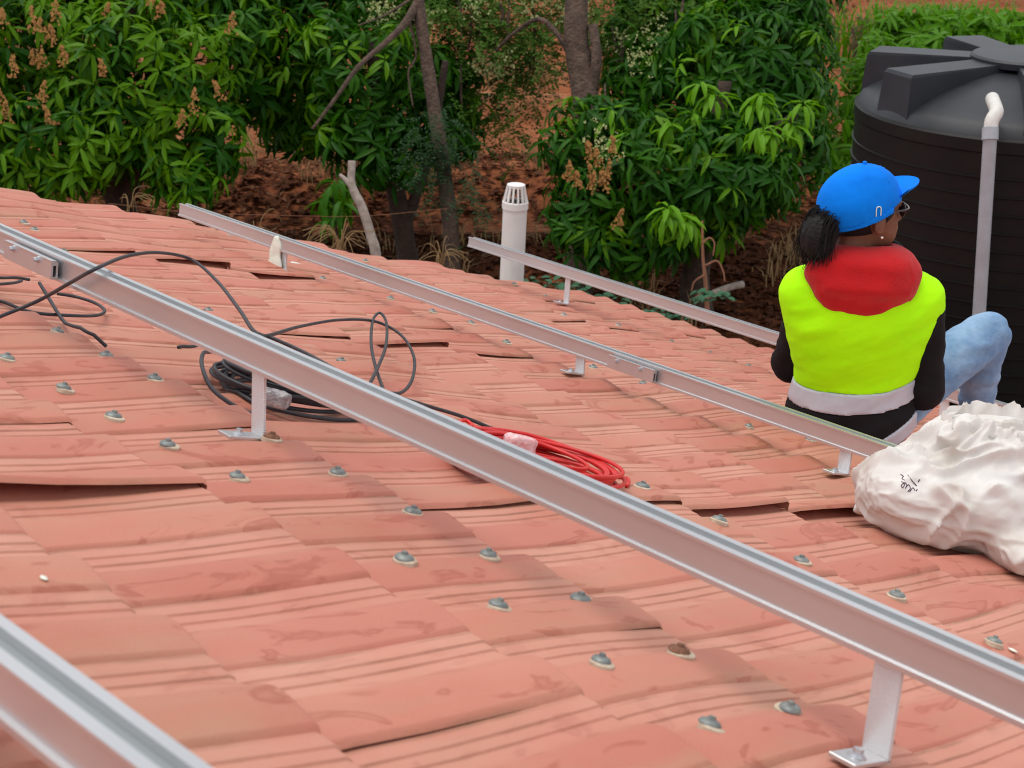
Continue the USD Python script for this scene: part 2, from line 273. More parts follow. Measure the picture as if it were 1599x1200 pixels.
P_, L_, V0, RISE = 0.178, 0.36, 1.29, 0.024
U_VERGE, V_EAVE = 5.43, 6.34
PROF = [(0.0, 0.0055), (0.04, 0.0055), (0.145, 0.0050), (0.157, 0.0028), (0.250, 0.0022), (0.262, 0.0000), (0.335, 0.0002), (0.40, 0.0032), (0.485, 0.0108), (0.555, 0.0158), (0.61, 0.0180), (0.665, 0.0182), (0.73, 0.0168), (0.80, 0.0146), (0.88, 0.0120), (0.95, 0.0098), (0.968, 0.0085), (1.0, 0.0025)]
# t runs from the far edge of a tile towards the viewer, so u = base_u + (1 - t) * P_
PT, PH = np.array([p[0] for p in PROF]), np.array([p[1] for p in PROF])
BASE_PH = 0.46
# lips of the sheet side laps that have sprung up: u of the lap, first and last v, height there
LIFTS = [(1.64, 0.93, 1.29, .030, .010), (1.64, 1.29, 1.65, .007, .004), (1.64, 1.65, 2.01, .003, .008), (4.10, 2.37, 2.73, .004, .009), (4.10, 2.73, 3.09, .010, .024), (4.10, 3.09, 3.45, .026, .010), (3.07, 2.37, 2.73, .003, .006), (3.07, 2.73, 3.09, .011, .016), (3.07, 3.09, 3.45, .014, .005),
 (4.23, 4.53, 4.89, .006, .014), (4.23, 4.89, 5.25, .014, .005), (1.62, 2.01, 2.37, .004, .010), (1.62, 2.37, 2.73, .018, .024), (1.62, 2.73, 3.09, .024, .020), (3.04, 1.29, 1.65, .010, .004), (3.04, 1.65, 2.01, .010, .003), (4.95, 5.25, 5.61, .010, .004), (4.4, 5.61, 5.97, .010, .004)]
def sag(u, v):
    p = np.stack([np.asarray(u, float) * 0.8, np.asarray(v, float) * 0.8, np.zeros_like(np.asarray(u, float))], -1)
    s = (meshkit.fbm(p + 3.3, 2, 5) - 0.5) * 0.040 + (meshkit.noise(p * [2.6, 3.4, 1] + 1.7, 8) - 0.5) * 0.014 + 0.006 * np.sin(np.asarray(v) * 8.73 + 1.1 + 1.3 * np.sin(np.asarray(u) * 1.7))
    s = s + 0.012 * np.exp(-((v - 3.66) / 0.24) ** 2) * np.exp(-((u - 2.6) / 1.0) ** 2)
    s = s - 0.026 * np.exp(-((v - 2.95) / 0.40) ** 2) * np.exp(-((u - 2.2) / 0.9) ** 2)
    s = s - 0.012 * np.exp(-((v - 4.2) / 0.3) ** 2) * np.exp(-((u - 2.5) / 0.8) ** 2)
    return s + 0.010 * np.exp(-((v - 1.5) / 0.16) ** 2) * np.sin(u * 2.1 + 0.6)
def surf(u, v):
    k = math.floor(u / P_ - BASE_PH); t = 1 - (u / P_ - BASE_PH - k); j = math.floor((v - V0) / L_); s = (v - V0) / L_ - j
    return float(np.interp(t, PT, PH) + RISE * (s - 0.5) - 0.015 + sag(u, v))
rng = np.random.default_rng(7)

def make_tile(k, j, v_lo=None, v_hi=None):
    ub = (k + BASE_PH) * P_; va = V0 + j * L_; jw = rng.normal(0, 0.0013); tl = rng.normal(0, 0.0022)
    cs = [(-0.42, 0.0128), (-0.27, 0.0132), (-0.12, 0.0085), (-0.06, 0.0050), (-0.02, 0.0036)] + PROF                    # the far lap slides under the next roll
    t = np.array([c[0] for c in cs]); h = np.array([c[1] for c in cs])
    ss = np.array([-0.03, 0.12, 0.36, 0.6, 0.84, 0.972, 0.994, 1.0]); dz = np.array([-0.003, 0, 0, 0, 0, 0, -0.004, -RISE - 0.001])
    T, S = np.meshgrid(t, ss, indexing='ij'); Hh = np.repeat(h[:, None], len(ss), 1)
    u = ub + (1 - T) * P_; v = va + S * L_
    w = Hh + RISE * (S - 0.5) + dz[None, :] - 0.015 + sag(u, v) + jw + tl * (S - 0.5)
    end = np.clip((S - 0.9) / 0.1, 0, 1) * np.clip(1 - Hh / 0.015, 0, 1)
    lift = np.zeros_like(w)
    for lu, la, lb, h0, h1 in LIFTS:
        if abs(ub - lu) < P_ / 2 and abs(va + L_ / 2 - (la + lb) / 2) < 0.1: lift = h0 + (h1 - h0) * np.clip(S, 0, 1)
    w = w + lift * np.clip((T - 0.62) / 0.33, 0, 1) ** 1.2
    V = CAM + A * u[..., None] + B * v[..., None] + N * (w - H)[..., None]
    n_t, n_s = T.shape; uv = np.stack([u, v], -1).reshape(-1, 2); V = V.reshape(-1, 3)
    # crease lines: split the profile at its sharp places
    cut_t = {4, 6, 7, 8, 9, 10, n_t - 3}; cut_s = {6}
    Vo, Uo, Fo = [], [], []; remap = {}
    def vid(i, jj, gi, gj):
        key = (i, jj, gi, gj)
        if key not in remap: remap[key] = len(Vo); Vo.append(V[i * n_s + jj]); Uo.append(uv[i * n_s + jj])
        return remap[key]
    def grp(i, cuts): return sum(1 for c in cuts if i >= c)
    for i in range(n_t - 1):
        gi = grp(i, cut_t)
        for q in range(n_s - 1):
            gj = grp(q, cut_s)
            a, b, c, d = vid(i, q, gi, gj), vid(i + 1, q, gi, gj), vid(i + 1, q + 1, gi, gj), vid(i, q + 1, gi, gj)
            Fo += [[a, b, c], [a, c, d]]
    return np.array(Vo), np.array(Fo), np.array(Uo)

house = thing('house', 'house with a wavy salmon red roof of tile-pattern sheets under the rails', 'house')
def in_view(k, j):
    q = R((k + 0.9) * P_, V0 + (j + 0.5) * L_, 0) - CAM; z = q @ FW
    if z < 0.5: return None
    x, y = q @ RT / z * F + CX, -(q @ UP) / z * F + CY
    return z if (-140 < x < 1740 and -60 < y < 1300) else None
k0, k1 = -14, int(round(U_VERGE / P_ - BASE_PH)) ; j0, j1 = -6, int(round((V_EAVE - V0) / L_))
cells = [(k, j, in_view(k, j)) for k in range(k0, k1) for j in range(j0, j1)]
seen = sorted([c for c in cells if c[2] is not None], key=lambda c: c[2]); near = set((c[0], c[1]) for c in seen[:300])
rest_v, rest_f, rest_u, off = [], [], [], 0
for k, j, z in cells:
    v, f, q = make_tile(k, j)
    if (k, j) in near:
        obj('tile', (v, f), TILES[int(rng.choice(3, p=[0.5, 0.3, 0.2]))], house, True, q)
    else:
        rest_v.append(v); rest_f.append(f + off); rest_u.append(q); off += len(v)
obj('far_tiles', (np.vstack(rest_v), np.vstack(rest_f)), TILES[0], house, True, np.vstack(rest_u), kind='stuff')
# walls, eave beam, verge rafter and ridge under and behind the roof sheet
def slab(us, vs, wtop, depth):
    q = [R(u, v, wtop) for u in us for v in vs]; q += [p - N * depth for p in q]; return trimesh.convex.convex_hull(np.array(q))
def wall_prism(uvs, thick_dir, thick, drop=0.10):
    a, b = R(*uvs[0], -drop), R(*uvs[1], -drop); pts = []
    for p in (a, b):
        for s in (0, 1):
            q = p + thick_dir * thick * s; pts += [q, np.array([q[0], q[1], -0.6])]
    return trimesh.convex.convex_hull(np.array(pts))
obj('wall', wall_prism([(5.1, -0.5), (5.1, 5.9)], -A, 0.2), WALL, house)
obj('wall', wall_prism([(5.08, 5.9), (-2.4, 5.9)], -unit(B * [1, 1, 0]), 0.2), WALL, house)
obj('fascia_board', slab((U_VERGE - 0.06, -2.4), (V_EAVE - 0.06, V_EAVE - 0.035), -0.06, 0.16), WOOD, house)
obj('barge_board', slab((U_VERGE - 0.06, U_VERGE - 0.035), (-0.8, V_EAVE - 0.08), -0.065, 0.16), WOOD, house)
for q in (0.8, 2.0, 3.6, 4.8): obj('purlin', slab((U_VERGE - 0.1, -2.3), (q, q + 0.05), -0.09, 0.07), WOOD, house)

SCREWS = [(12,557),(100,603),(178,648),(262,695),(370,748),(630,883),(775,957),(935,1050),(1103,1147),(88,530),(165,565),(238,608),(525,752),(642,812),(760,880),(903,950),(1227,1133),(1000,775),(1120,825),(1250,882),(1400,935),(1553,1003),
 (1003,607),(1088,635),(1168,672),(1262,700),(1353,735),(38,345),(55,356),(102,385),(148,410),(262,457),(326,485),(610,468),(675,490),(735,510),(480,545),(530,577),(925,583),(880,497),(965,512),(1050,531),(1110,548),(1170,570),(803,445),(853,462),(440,345+30),(360,372),(570,410),(505,432),(610,600),(790,540),(860,545)]
def screw(x, y, rusty=False):
    u, v = uv_at(x, y); P = R(u, v, surf(u, v) - 0.001); j = rng.normal(0, 0.07, 2); n = unit(N + A * j[0] + B * j[1]); s = float(rng.uniform(1.05, 1.25))
    x_, y_ = A, np.cross(n, A); M = frame(P, x_, y_, n)
    prof = [(0.0112 * s, 0.004), (0.0112 * s, 0.0055), (0.0095 * s, 0.0085), (0.006 * s, 0.0100), (0.0, 0.0104)]
    w = lathe(prof, n=20); w.apply_transform(M); o = obj('roof_screw', w, RUST if rusty else WASH, house, 40)
    off_ = rng.normal(0, 0.0018, 2); pad = lathe([(0.0138 * s, -0.004), (0.0140 * s, 0.0025), (0.0120 * s, 0.0044), (0.0, 0.0046)], (off_[0] - 0.0008, off_[1] - 0.0015, 0), 20); pad.apply_transform(M)
    obj('rubber_pad', pad, PAD, o, 40)
    hd = cyl((0, 0, 0.009), (0, 0, 0.0135), 0.0042 * s, 0.0036 * s, 6); hd.apply_transform(M); obj('screw_head', hd, RUST if rusty else WASH, o)
for q in SCREWS: screw(*q)
for q in ((420, 700), (1055, 1038), (206, 435)): screw(*q, rusty=True)

# ------------------------------------------------------------------ rails
ROLL = math.radians(9.0)
N2, B2 = N * math.cos(ROLL) - B * math.sin(ROLL), B * math.cos(ROLL) + N * math.sin(ROLL)
RW, RH = 0.040, 0.047
sect = Polygon([(0.003, 0.0), (0, 0.0), (0, 0.006), (0.005, 0.0075), (0.005, RH - 0.006), (0.0, RH - 0.004), (0, RH), (0.012, RH), (0.012, RH - 0.010), (RW - 0.011, RH - 0.010), (RW - 0.011, RH), (RW, RH), (RW, RH - 0.004), (RW - 0.004, RH - 0.006), (RW - 0.004, 0.0075), (RW, 0.006), (RW, 0.0)])
def rail(label, p0, p1, wb, feet, splice=None, ext0=0.0, ext1=0.0):
    """p0, p1: points on the front bottom edge (far, near), wb: height of that edge over the roof."""
    a, b = at(*p0, wb), at(*p1, wb); x = unit(b - a); a = a - x * ext0; b = b + x * ext1
    y = unit(B2 - x * (B2 @ x)); z = np.cross(x, y); z *= np.sign(z @ N); Ln = np.linalg.norm(b - a)
    t = thing('mounting_rail', label, 'rail')
    m = trimesh.creation.extrude_polygon(sect, Ln); m.apply_transform(frame(a, y, z, x)); 
    if np.linalg.det(frame(a, y, z, x)[:3, :3]) < 0: m.invert()
    obj('channel', m, ALU, t)
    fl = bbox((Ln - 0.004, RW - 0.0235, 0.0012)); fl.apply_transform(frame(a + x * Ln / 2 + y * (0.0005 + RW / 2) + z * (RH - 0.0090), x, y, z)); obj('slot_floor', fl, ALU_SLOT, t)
    for fx, fy in feet:
        # the foot stands where its plate is seen
        s = (at(fx, fy, 0.004) - a) @ x
        for _ in range(6):
            base = a + x * s; fu, fv = [(base + y * 0.013 - CAM) @ q for q in (A, B)]; q = R(fu, fv + wb * .25, surf(fu, fv + wb * .25)) - CAM; s += (fx - CX - F * (q @ RT) / (q @ FW)) * (q @ FW) / F / abs(x @ RT)
        base = a + x * s; top = base + y * 0.013 + z * 0.004; fu, fv = [(base + y * 0.013 - CAM) @ q for q in (A, B)]; fv += wb * .25; foot = R(fu, fv, surf(fu, fv) + 0.004)
        zz = unit(top - foot); yy = unit(y - zz * (y @ zz)); xx = np.cross(yy, zz); hgt = np.linalg.norm(top - foot)
        leg = bbox((0.035, 0.0055, hgt), frame((foot + top) / 2, xx, yy, zz), 0.0008)
        lp = obj('leg', leg, ALU_RIB, t)
        pl = unit(B - xx * (B @ xx)); nn = unit(np.cross(xx, pl)); nn *= np.sign(nn @ N)
        plate = bbox((0.035, 0.070, 0.0055), frame(foot - pl * 0.033 + nn * 0.003, xx, pl, nn), 0.0008); obj('foot_plate', plate, ALU, lp)
        hx = foot - pl * 0.040 + nn * 0.006; bolt = catm([cyl(hx, hx + nn * 0.0015, 0.011, 0.0105, 18), cyl(hx + nn * 0.0015, hx + nn * 0.0032, 0.009, 0.0086, 18), cyl(hx + nn * 0.0032, hx + nn * 0.0085, 0.0062, 0.0058, 6)]); obj('bolt', bolt, STEEL, lp)
    if splice is not None:
        P = at(splice[0], splice[1], wb + 0.02); s = (P - a) @ x; Ls = splice[2]
        ring = Polygon([(0, 0), (0.014, 0), (0.014, 0.032), (0.010, 0.036), (-0.001, 0.036), (0, 0.030)], [[(0.004, 0.005), (0.010, 0.005), (0.010, 0.026), (0.004, 0.026)]])
        m = trimesh.creation.extrude_polygon(ring, Ls); M = frame(a + x * (s - Ls / 2) - y * 0.0145 + z * 0.004, y, z, x); m.apply_transform(M)
        if np.linalg.det(M[:3, :3]) < 0: m.invert()
        sp = obj('splice_plate', m, ALU, t)
        for e in (-0.30, 0.22):
            c = a + x * (s + e * Ls) - y * 0.0135 + z * 0.031; obj('bolt', catm([cyl(c, c - y * 0.004, 0.0062, 0.006, 14), cyl(c - y * 0.004, c - y * 0.010, 0.0048, 0.0042, 6)]), STEEL, sp)
    return t, a, x, y, z
rail('nearest aluminium rail cutting the bottom left corner of the roof view', (0, 1134), (110, 1224), 0.056, [], None, 3.0, 1.2)
rail('long aluminium rail crossing the whole view in front of the cable coils', (0, 398), (1599, 1140), 0.116, [(403, 690), (1366, 1200)], (64, 408, 0.20), 1.6, 1.0)
t2, a2, x2, y2, z2 = rail('aluminium rail running up to the white sack, white sealant on one foot', (278, 337), (1400, 733), 0.060, [(442, 405), (905, 580), (1316, 733)], (978, 575, 0.17), 0.0, 1.2)
rail('farthest aluminium rail over the roof edge beside the white vent pipe', (730, 385), (1590, 662), 0.12, [(884, 476), (1470, 650)], None, 0.0, 0.8)
# sealant smear on the far foot of the second rail
def sealant():
    u, v = uv_at(433, 418); g = [(0.085, 0.0), (0.075, 0.008), (0.040, 0.018), (0.030, 0.05), (0.027, 0.085), (0.022, 0.118), (0.0, 0.128)]
    m = lathe(g, n=28); m.vertices *= [1.0, 0.34, 0.95]; m = displace(m.subdivide(), 0.009, 34.0, 3); m.apply_transform(frame(R(u, v - 0.01, surf(u, v) - 0.004), -A, np.cross(N2, -A), N2)); return m
obj('sealant', sealant(), SEAL, t2, True)
def flake():
    u, v = uv_at(467, 410); m = displace(trimesh.creation.icosphere(2, 0.045), 0.012, 25.0, 4); m.vertices *= [1, 0.6, 0.12]; m.apply_transform(frame(R(u, v, surf(u, v) + 0.003), -A, B, N)); return m
tag(obj('sealant_scrap', flake(), SEAL, None, True), 'small white scrap of sealant lying on the tiles beside the smeared rail foot', 'scrap')

# ------------------------------------------------------------------ cables
def rest(P, r):                                                        # nothing sinks into the roof
    q = np.array([[(p - CAM) @ A, (p - CAM) @ B, (p - CAM) @ N + H] for p in P]); need = np.array([max(0.0, surf(u, v) + r + .001 - w) for u, v, w in q])
    hi = np.array([need[max(0, k - 5):k + 6].max() for k in range(len(need))]); k_ = np.ones(7) / 7; need = np.convolve(np.pad(hi, 3, mode='edge'), k_, 'valid')
    return np.array([R(u, v, w + d) for (u, v, w), d in zip(q, need)])
def cable(pts, r=0.0037): return tube(rest(spline([at(*p) for p in pts], 10), r), r, 8)
tag(obj('loose_cable', catm([cable([(-60, 520, .02), (0, 495, .03), (60, 470, .07), (110, 442, .13), (150, 420, .175), (200, 400, .185), (250, 395, .18), (300, 406, .165), (340, 440, .15), (375, 485, .14), (398, 518, .135), (430, 530, .13), (480, 553, .13), (540, 586, .13), (600, 613, .10), (660, 632, .06), (720, 650, .04), (775, 672, .02)]),
  cable([(403, 526, .14), (425, 523, .13), (470, 510, .10), (530, 500, .08), (585, 502, .07), (625, 522, .06), (646, 555, .05), (645, 590, .05), (628, 613, .06), (600, 612, .07), (570, 603, .08), (520, 585, .11), (460, 556, .125), (410, 530, .135)]),
  cable([(575, 605, .07), (590, 575, .07), (603, 540, .07), (604, 505, .07), (594, 489, .07), (583, 500, .07), (580, 535, .06), (586, 570, .06), (600, 612, .05)])]), CABLE, None, True),
  'black cable arching over the long rail and looping behind it', 'cable')
tag(obj('loose_cable', catm([cable([(-40, 470, .01), (0, 472, .012), (50, 488, .012), (110, 493, .012), (150, 493, .012), (164, 486, .012), (150, 474, .012), (120, 464, .012), (90, 459, .012)]),
  cable([(62, 442, .05), (78, 468, .03), (100, 502, .012), (130, 530, .010), (166, 543, .008)])]), CABLE, None, True), 'black cable ends curling on the tiles under the left end of the long rail', 'cable')
tag(obj('loose_cable', catm([cable([(-40, 430, .015), (0, 434, .015), (25, 434, .015), (46, 437, .012)]), cable([(-40, 446, .01), (0, 444, .01), (22, 442, .01), (34, 439, .012)])]), CABLE, None, True), 'short black cable end with a cut tip at the left edge of the view', 'cable')
tag(obj('loose_cable', cable([(-30, 338, .03), (0, 355, .03), (14, 368, .03)]), CABLE, None, True), 'black cable tip behind the far left end of the long rail', 'cable')
tag(obj('loose_cable', cable([(278, 547, .008), (290, 544, .009), (310, 540, .012), (330, 540, .02)]), CABLE, None, True), 'short black cable stub poking out below the long rail', 'cable')
def coil(cu, cv, rad, n, r, seed, el=1.0, h=0.045, stray=None):
    g = np.random.default_rng(seed); pts = []; M = 40
    for i in range(n):
        rr = rad * (1 - 0.30 * g.random()); ox, oy = g.normal(0, rad * 0.07, 2); lvl = (0.008 + h * i / n); ph = g.random() * 6.28; tl = g.normal(0, 0.008)
        for q in range(M):
            a = q / M * 2 * math.pi; f = i + q / M
            pts.append((cu + ox + rr * math.cos(a) * (1 + 0.04 * math.sin(2 * a + ph)), cv + oy + rr * el * math.sin(a), lvl + tl * math.sin(a + ph)))
    pts = np.array(pts); k = 9; ker = np.ones(k) / k
    sm = np.stack([np.convolve(np.pad(pts[:, d], k // 2, mode='edge'), ker, 'valid') for d in range(3)], 1)
    return tube([R(a, b, max(c, surf(a, b) + 0.005)) for a, b, c in sm], r, 7)
def band(cu, cv, wc, dv, w, hh, ang, material, parent, seed):
    m = trimesh.creation.icosphere(3, 1.0); v = np.array(m.vertices); v = np.sign(v) * np.abs(v) ** 0.42
    v *= [w, dv, hh]; m.vertices = v; m = displace(m.subdivide(), 0.003, 70.0, seed); c, s = math.cos(ang), math.sin(ang)
    m.apply_transform(frame(R(cu, cv, wc), A * c + B * s, -A * s + B * c, N)); obj('tape', m, material, parent, True)
t = thing('cable_coil', 'black cable coil taped with clear plastic lying behind the long rail leg', 'cable coil')
cu, cv = uv_at(447, 612, 0.015); obj('coil', coil(cu, cv, 0.152, 13, 0.0042, 3), CABLE, t, True)
obj('stray_turn', cable([(330, 550, .03), (318, 552, .05), (316, 572, .05), (330, 605, .03), (360, 630, .02), (400, 650, .015)], 0.004), CABLE, t, True)
tu, tv = uv_at(428, 622, 0.03); band(tu, tv, .030, 0.030, 0.017, 0.015, 0.9, WRAP, t, 1)
t = thing('cable_coil', 'bright red cable coil with a pale tape band behind the long rail', 'cable coil')
cu, cv = uv_at(834, 735, 0.02); obj('coil', coil(cu, cv, 0.160, 17, 0.0038, 11, 1.15, 0.052), REDC, t, True)
obj('stray_turn', cable([(725, 668, .05), (719, 660, .05), (728, 657, .05), (745, 668, .045), (780, 680, .04), (830, 692, .035), (900, 710, .03), (945, 735, .02), (970, 748, .012), (979, 762, .008), (976, 771, .006)], 0.0038), REDC, t, True)
tu, tv = uv_at(812, 692, 0.050); band(tu, tv,   .046, 0.030, 0.019, 0.018, 0.30, TAPE, t, 2)

for lab, x, y, r in (('tiny white fleck of paint on a tile near the left edge', 66, 916, .006), ('small white flake on a tile at the right edge beside a screw', 1583, 1011, .008), ('tiny pale crumb on the tiles left of the white sack', 1085, 858, .004)):
    u, v = uv_at(x, y); m = displace(trimesh.creation.icosphere(1, r), r * .4, 200.0, 5); m.vertices *= [1, .6, .3]; m.apply_transform(frame(R(u, v, surf(u, v) + .001), A, B, N)); tag(obj('fleck', m, SEAL, None, True), lab, 'fleck')

# ------------------------------------------------------------------ ground
def gz(x, y):
    x, y = np.asarray(x, float), np.asarray(y, float)
    z = 0.25 * (meshkit.fbm(np.stack([x * 0.22, y * 0.22, x * 0], -1), 3, 9) - 0.5) + 0.10 * (meshkit.fbm(np.stack([x * 1.3, y * 1.3, x * 0], -1), 3, 4) - 0.5)
    z = z - 0.45 * (1 / (1 + np.exp((y - 10.5) / 0.8))) + 0.16 * np.exp(-((y - 17.2 - 0.1 * x) / 1.0) ** 2)
    return z + 0.05 * np.clip(y - 24, 0, 30)
def grid_ground(x0, x1, y0, y1, nx, ny):
    X, Y = np.meshgrid(np.linspace(x0, x1, nx), np.linspace(y0, y1, ny), indexing='ij'); Z = gz(X, Y); V = np.stack([X, Y, Z], -1).reshape(-1, 3)
    i, j = np.meshgrid(np.arange(nx - 1), np.arange(ny - 1), indexing='ij'); a = (i * ny + j).ravel(); q = np.stack([a, a + ny, a + ny + 1, a + 1], 1)
    return trimesh.Trimesh(V, np.vstack([q[:, :3], q[:, [0, 2, 3]]]), process=False)
SOIL = usdkit.material(stage, '/World/Looks/red_soil', {
    'g': ('geometry', {}), 'n1': ('noise_texture', {'scale': 0.7, 'detail': 6.0, 'roughness': 0.65}), 'r1': ('rgb_ramp', {'ramp': [(0.3, (0.15, 0.043, 0.017)), (0.55, (0.27, 0.090, 0.036)), (0.75, (0.38, 0.18, 0.09))]}),
    'n2': ('noise_texture', {'scale': 14.0, 'detail': 6.0, 'roughness': 0.7}), 'r2': ('rgb_ramp', {'ramp': [(0.35, (0.55, 0.5, 0.5)), (0.65, (1.25, 1.25, 1.25))]}), 'mm': ('mix', {'mix_type': 'multiply', 'fac': 1.0}),
    'b': ('bump', {'strength': 0.7, 'distance': 0.05}), 'p': ('principled_bsdf', {'roughness': 0.95, 'specular_ior_level': 0.1})},
    [('g.position', 'n1.vector'), ('n1.fac', 'r1.fac'), ('g.position', 'n2.vector'), ('n2.fac', 'r2.fac'), ('r1.color', 'mm.color1'), ('r2.color', 'mm.color2'), ('mm.color', 'p.base_color'), ('n2.fac', 'b.height'), ('b.normal', 'p.normal')], surface='p.BSDF')
xs = np.concatenate([np.linspace(-400, -30, 12, endpoint=False), np.linspace(-30, 30, 170), np.linspace(30, 400, 13)[1:]]); ys = np.concatenate([np.linspace(-400, -20, 10, endpoint=False), np.linspace(-20, 50, 220), np.linspace(50, 500, 16)[1:]])
X, Y = np.meshgrid(xs, ys, indexing='ij'); V = np.stack([X, Y, np.minimum(gz(X, Y), 3.0)], -1).reshape(-1, 3); ny = len(ys)
i, j = np.meshgrid(np.arange(len(xs) - 1), np.arange(ny - 1), indexing='ij'); a = (i * ny + j).ravel(); q = np.stack([a, a + ny, a + ny + 1, a + 1], 1)
obj('ground', (V, q), SOIL, None, True, kind='structure')

# scattered dead leaves and straw (uncountable)
def scatter_quads(n, box, size, seed, flat=0.5, aspect=0.35, keep=(0.3, 0.62)):
    g = np.random.default_rng(seed); x = g.uniform(box[0], box[1], n); y = g.uniform(box[2], box[3], n)
    k = meshkit.fbm(np.stack([x * 0.6, y * 0.6, x * 0], -1), 3, seed) > g.uniform(keep[0], keep[1], n); x, y = x[k], y[k]; n = len(x)
    c = np.stack([x, y, gz(x, y) + 0.015], 1); th = g.uniform(0, 6.28, n); s = g.uniform(size[0], size[1], n)
    d = np.stack([np.cos(th), np.sin(th), g.normal(0, flat, n)], 1); d /= np.linalg.norm(d, axis=1, keepdims=True); e = np.stack([-np.sin(th), np.cos(th), g.normal(0, flat, n)], 1)
    a, b = d * s[:, None] / 2, e * (s * aspect / 2)[:, None]; up = np.array([0, 0, 1.0]) * (s * 0.12)[:, None]
    V = np.stack([c - a, c - b * 1.0 + up, c + a, c + b + up], 1).reshape(-1, 3); q = np.arange(n)[:, None] * 4
    return trimesh.Trimesh(V, np.vstack([q + [0, 1, 2], q + [0, 2, 3]]), process=False)
tag(obj('leaf_litter', catm([scatter_quads(16000, (-10, 14, 16, 34), (0.06, 0.2), 3, 0.3), scatter_quads(2500, (-6, 6, 9, 16), (0.05, 0.14), 2, 0.4)]), LITTER), 'pale dead leaves and straw scattered over the bare orange field', 'leaf litter', kind='stuff')
tag(obj('shade_leaves', catm([scatter_quads(48000, (-7.5, 7.5, 8.5, 15.2), (0.06, 0.19), 12, 0.22, 0.45, (0.16, 0.54)), scatter_quads(14000, (-8.5, 8.5, 14.4, 18.4), (0.06, 0.19), 13, 0.22, 0.45, (0.30, 0.62))]), SHADE_LEAF), 'dead leaves under the mango trees, tree shade put into their dark brown colour', 'leaf litter', kind='stuff')  # dense dark leaves paint the canopy shade onto the soil
def grass_blades(n, box, hgt, seed, spread=0.5, clump=True):
    g = np.random.default_rng(seed); m = max(1, n // 22) if clump else n; cx = g.uniform(box[0], box[1], m); cy = g.uniform(box[2], box[3], m)
    i = g.integers(0, m, n); x = cx[i] + g.normal(0, 0.10, n); y = cy[i] + g.normal(0, 0.10, n); h = g.uniform(hgt[0], hgt[1], n); th = g.uniform(0, 6.28, n); ln = g.uniform(0.1, spread, n) * h
    b = np.stack([x, y, gz(x, y) - 0.01], 1); d = np.stack([np.cos(th), np.sin(th), 0 * th], 1); e = np.stack([-np.sin(th), np.cos(th), 0 * th], 1) * 0.006
    mid = b + d * ln[:, None] * 0.35 + np.array([0, 0, 1.0]) * (h * 0.65)[:, None]; tip = b + d * ln[:, None] * 1.3 + np.array([0, 0, 1.0]) * (h * g.uniform(0.6, 1.0, n))[:, None]
    V = np.stack([b - e, b + e, mid - e, mid + e, tip], 1).reshape(-1, 3); q = np.arange(n)[:, None] * 5
    return trimesh.Trimesh(V, np.vstack([q + [0, 1, 3], q + [0, 3, 2], q + [2, 3, 4]]), process=False)
tag(obj('dry_grass', catm([grass_blades(9000, (-9, 14, 16.5, 36), (0.15, 0.5), 5, 0.8), grass_blades(1500, (-4, 4, 10.5, 15), (0.1, 0.35), 6, 1.2)]), STRAW), 'dry yellow grass stalks scattered over the field behind the trees', 'grass', kind='stuff')

# ------------------------------------------------------------------ trees
def whorl(g, n=10, ln=(0.15, 0.25), wd=0.042, droop=0.9):
    """A rosette of long lance-shaped leaves round the z axis."""
    V, Fc = [], []
    for i in range(n):
        a = i * 2.399 + g.normal(0, 0.25); L = g.uniform(*ln); el = g.uniform(-0.15, 0.75); dr = droop * g.uniform(0.6, 1.3)
        d = np.array([math.cos(a), math.sin(a), 0]); s = np.array([-math.sin(a), math.cos(a), 0]); o = d * 0.012 + np.array([0, 0, g.uniform(-0.05, 0.03)])
        ts = [0.0, 0.14, 0.45, 0.78, 1.0]; ws = [0.004, 0.30, 0.5, 0.32, 0.0]; b = len(V); e = el; p = o.copy(); last = 0.0
        for t, w in zip(ts, ws):
            dl = (t - last) * L; last = t; p = p + (d * math.cos(e) + np.array([0, 0, math.sin(e)])) * dl; e -= dr * 0.42
            hw = w * wd; up = np.array([0, 0, 0.22 * hw])
            V += [p - s * hw + up, p - up, p + s * hw + up]
        for k in range(4):
            q = b + 3 * k
            for c in (0, 1): Fc += [[q + c, q + c + 1, q + 4 + c], [q + c, q + 4 + c, q + 3 + c]]
    return np.array(V), np.array(Fc)
def limb(P, r0, r1, mat_, parent, name='limb', m=6, n=9, seed=0):
    S = spline(P, m); r = np.linspace(r0, r1, len(S)); mm = tube(S, r, n); mm = displace(mm, r0 * 0.12, 5.0, seed); return obj(name, mm, mat_, parent, True)
def lobes_world(lobes): return [(atz(x, y, Z), np.array([rx * Z / F, (rx + ry) / 2 * Z / F * dp, ry * Z / F * 0.97])) for x, y, rx, ry, Z, dp in lobes]
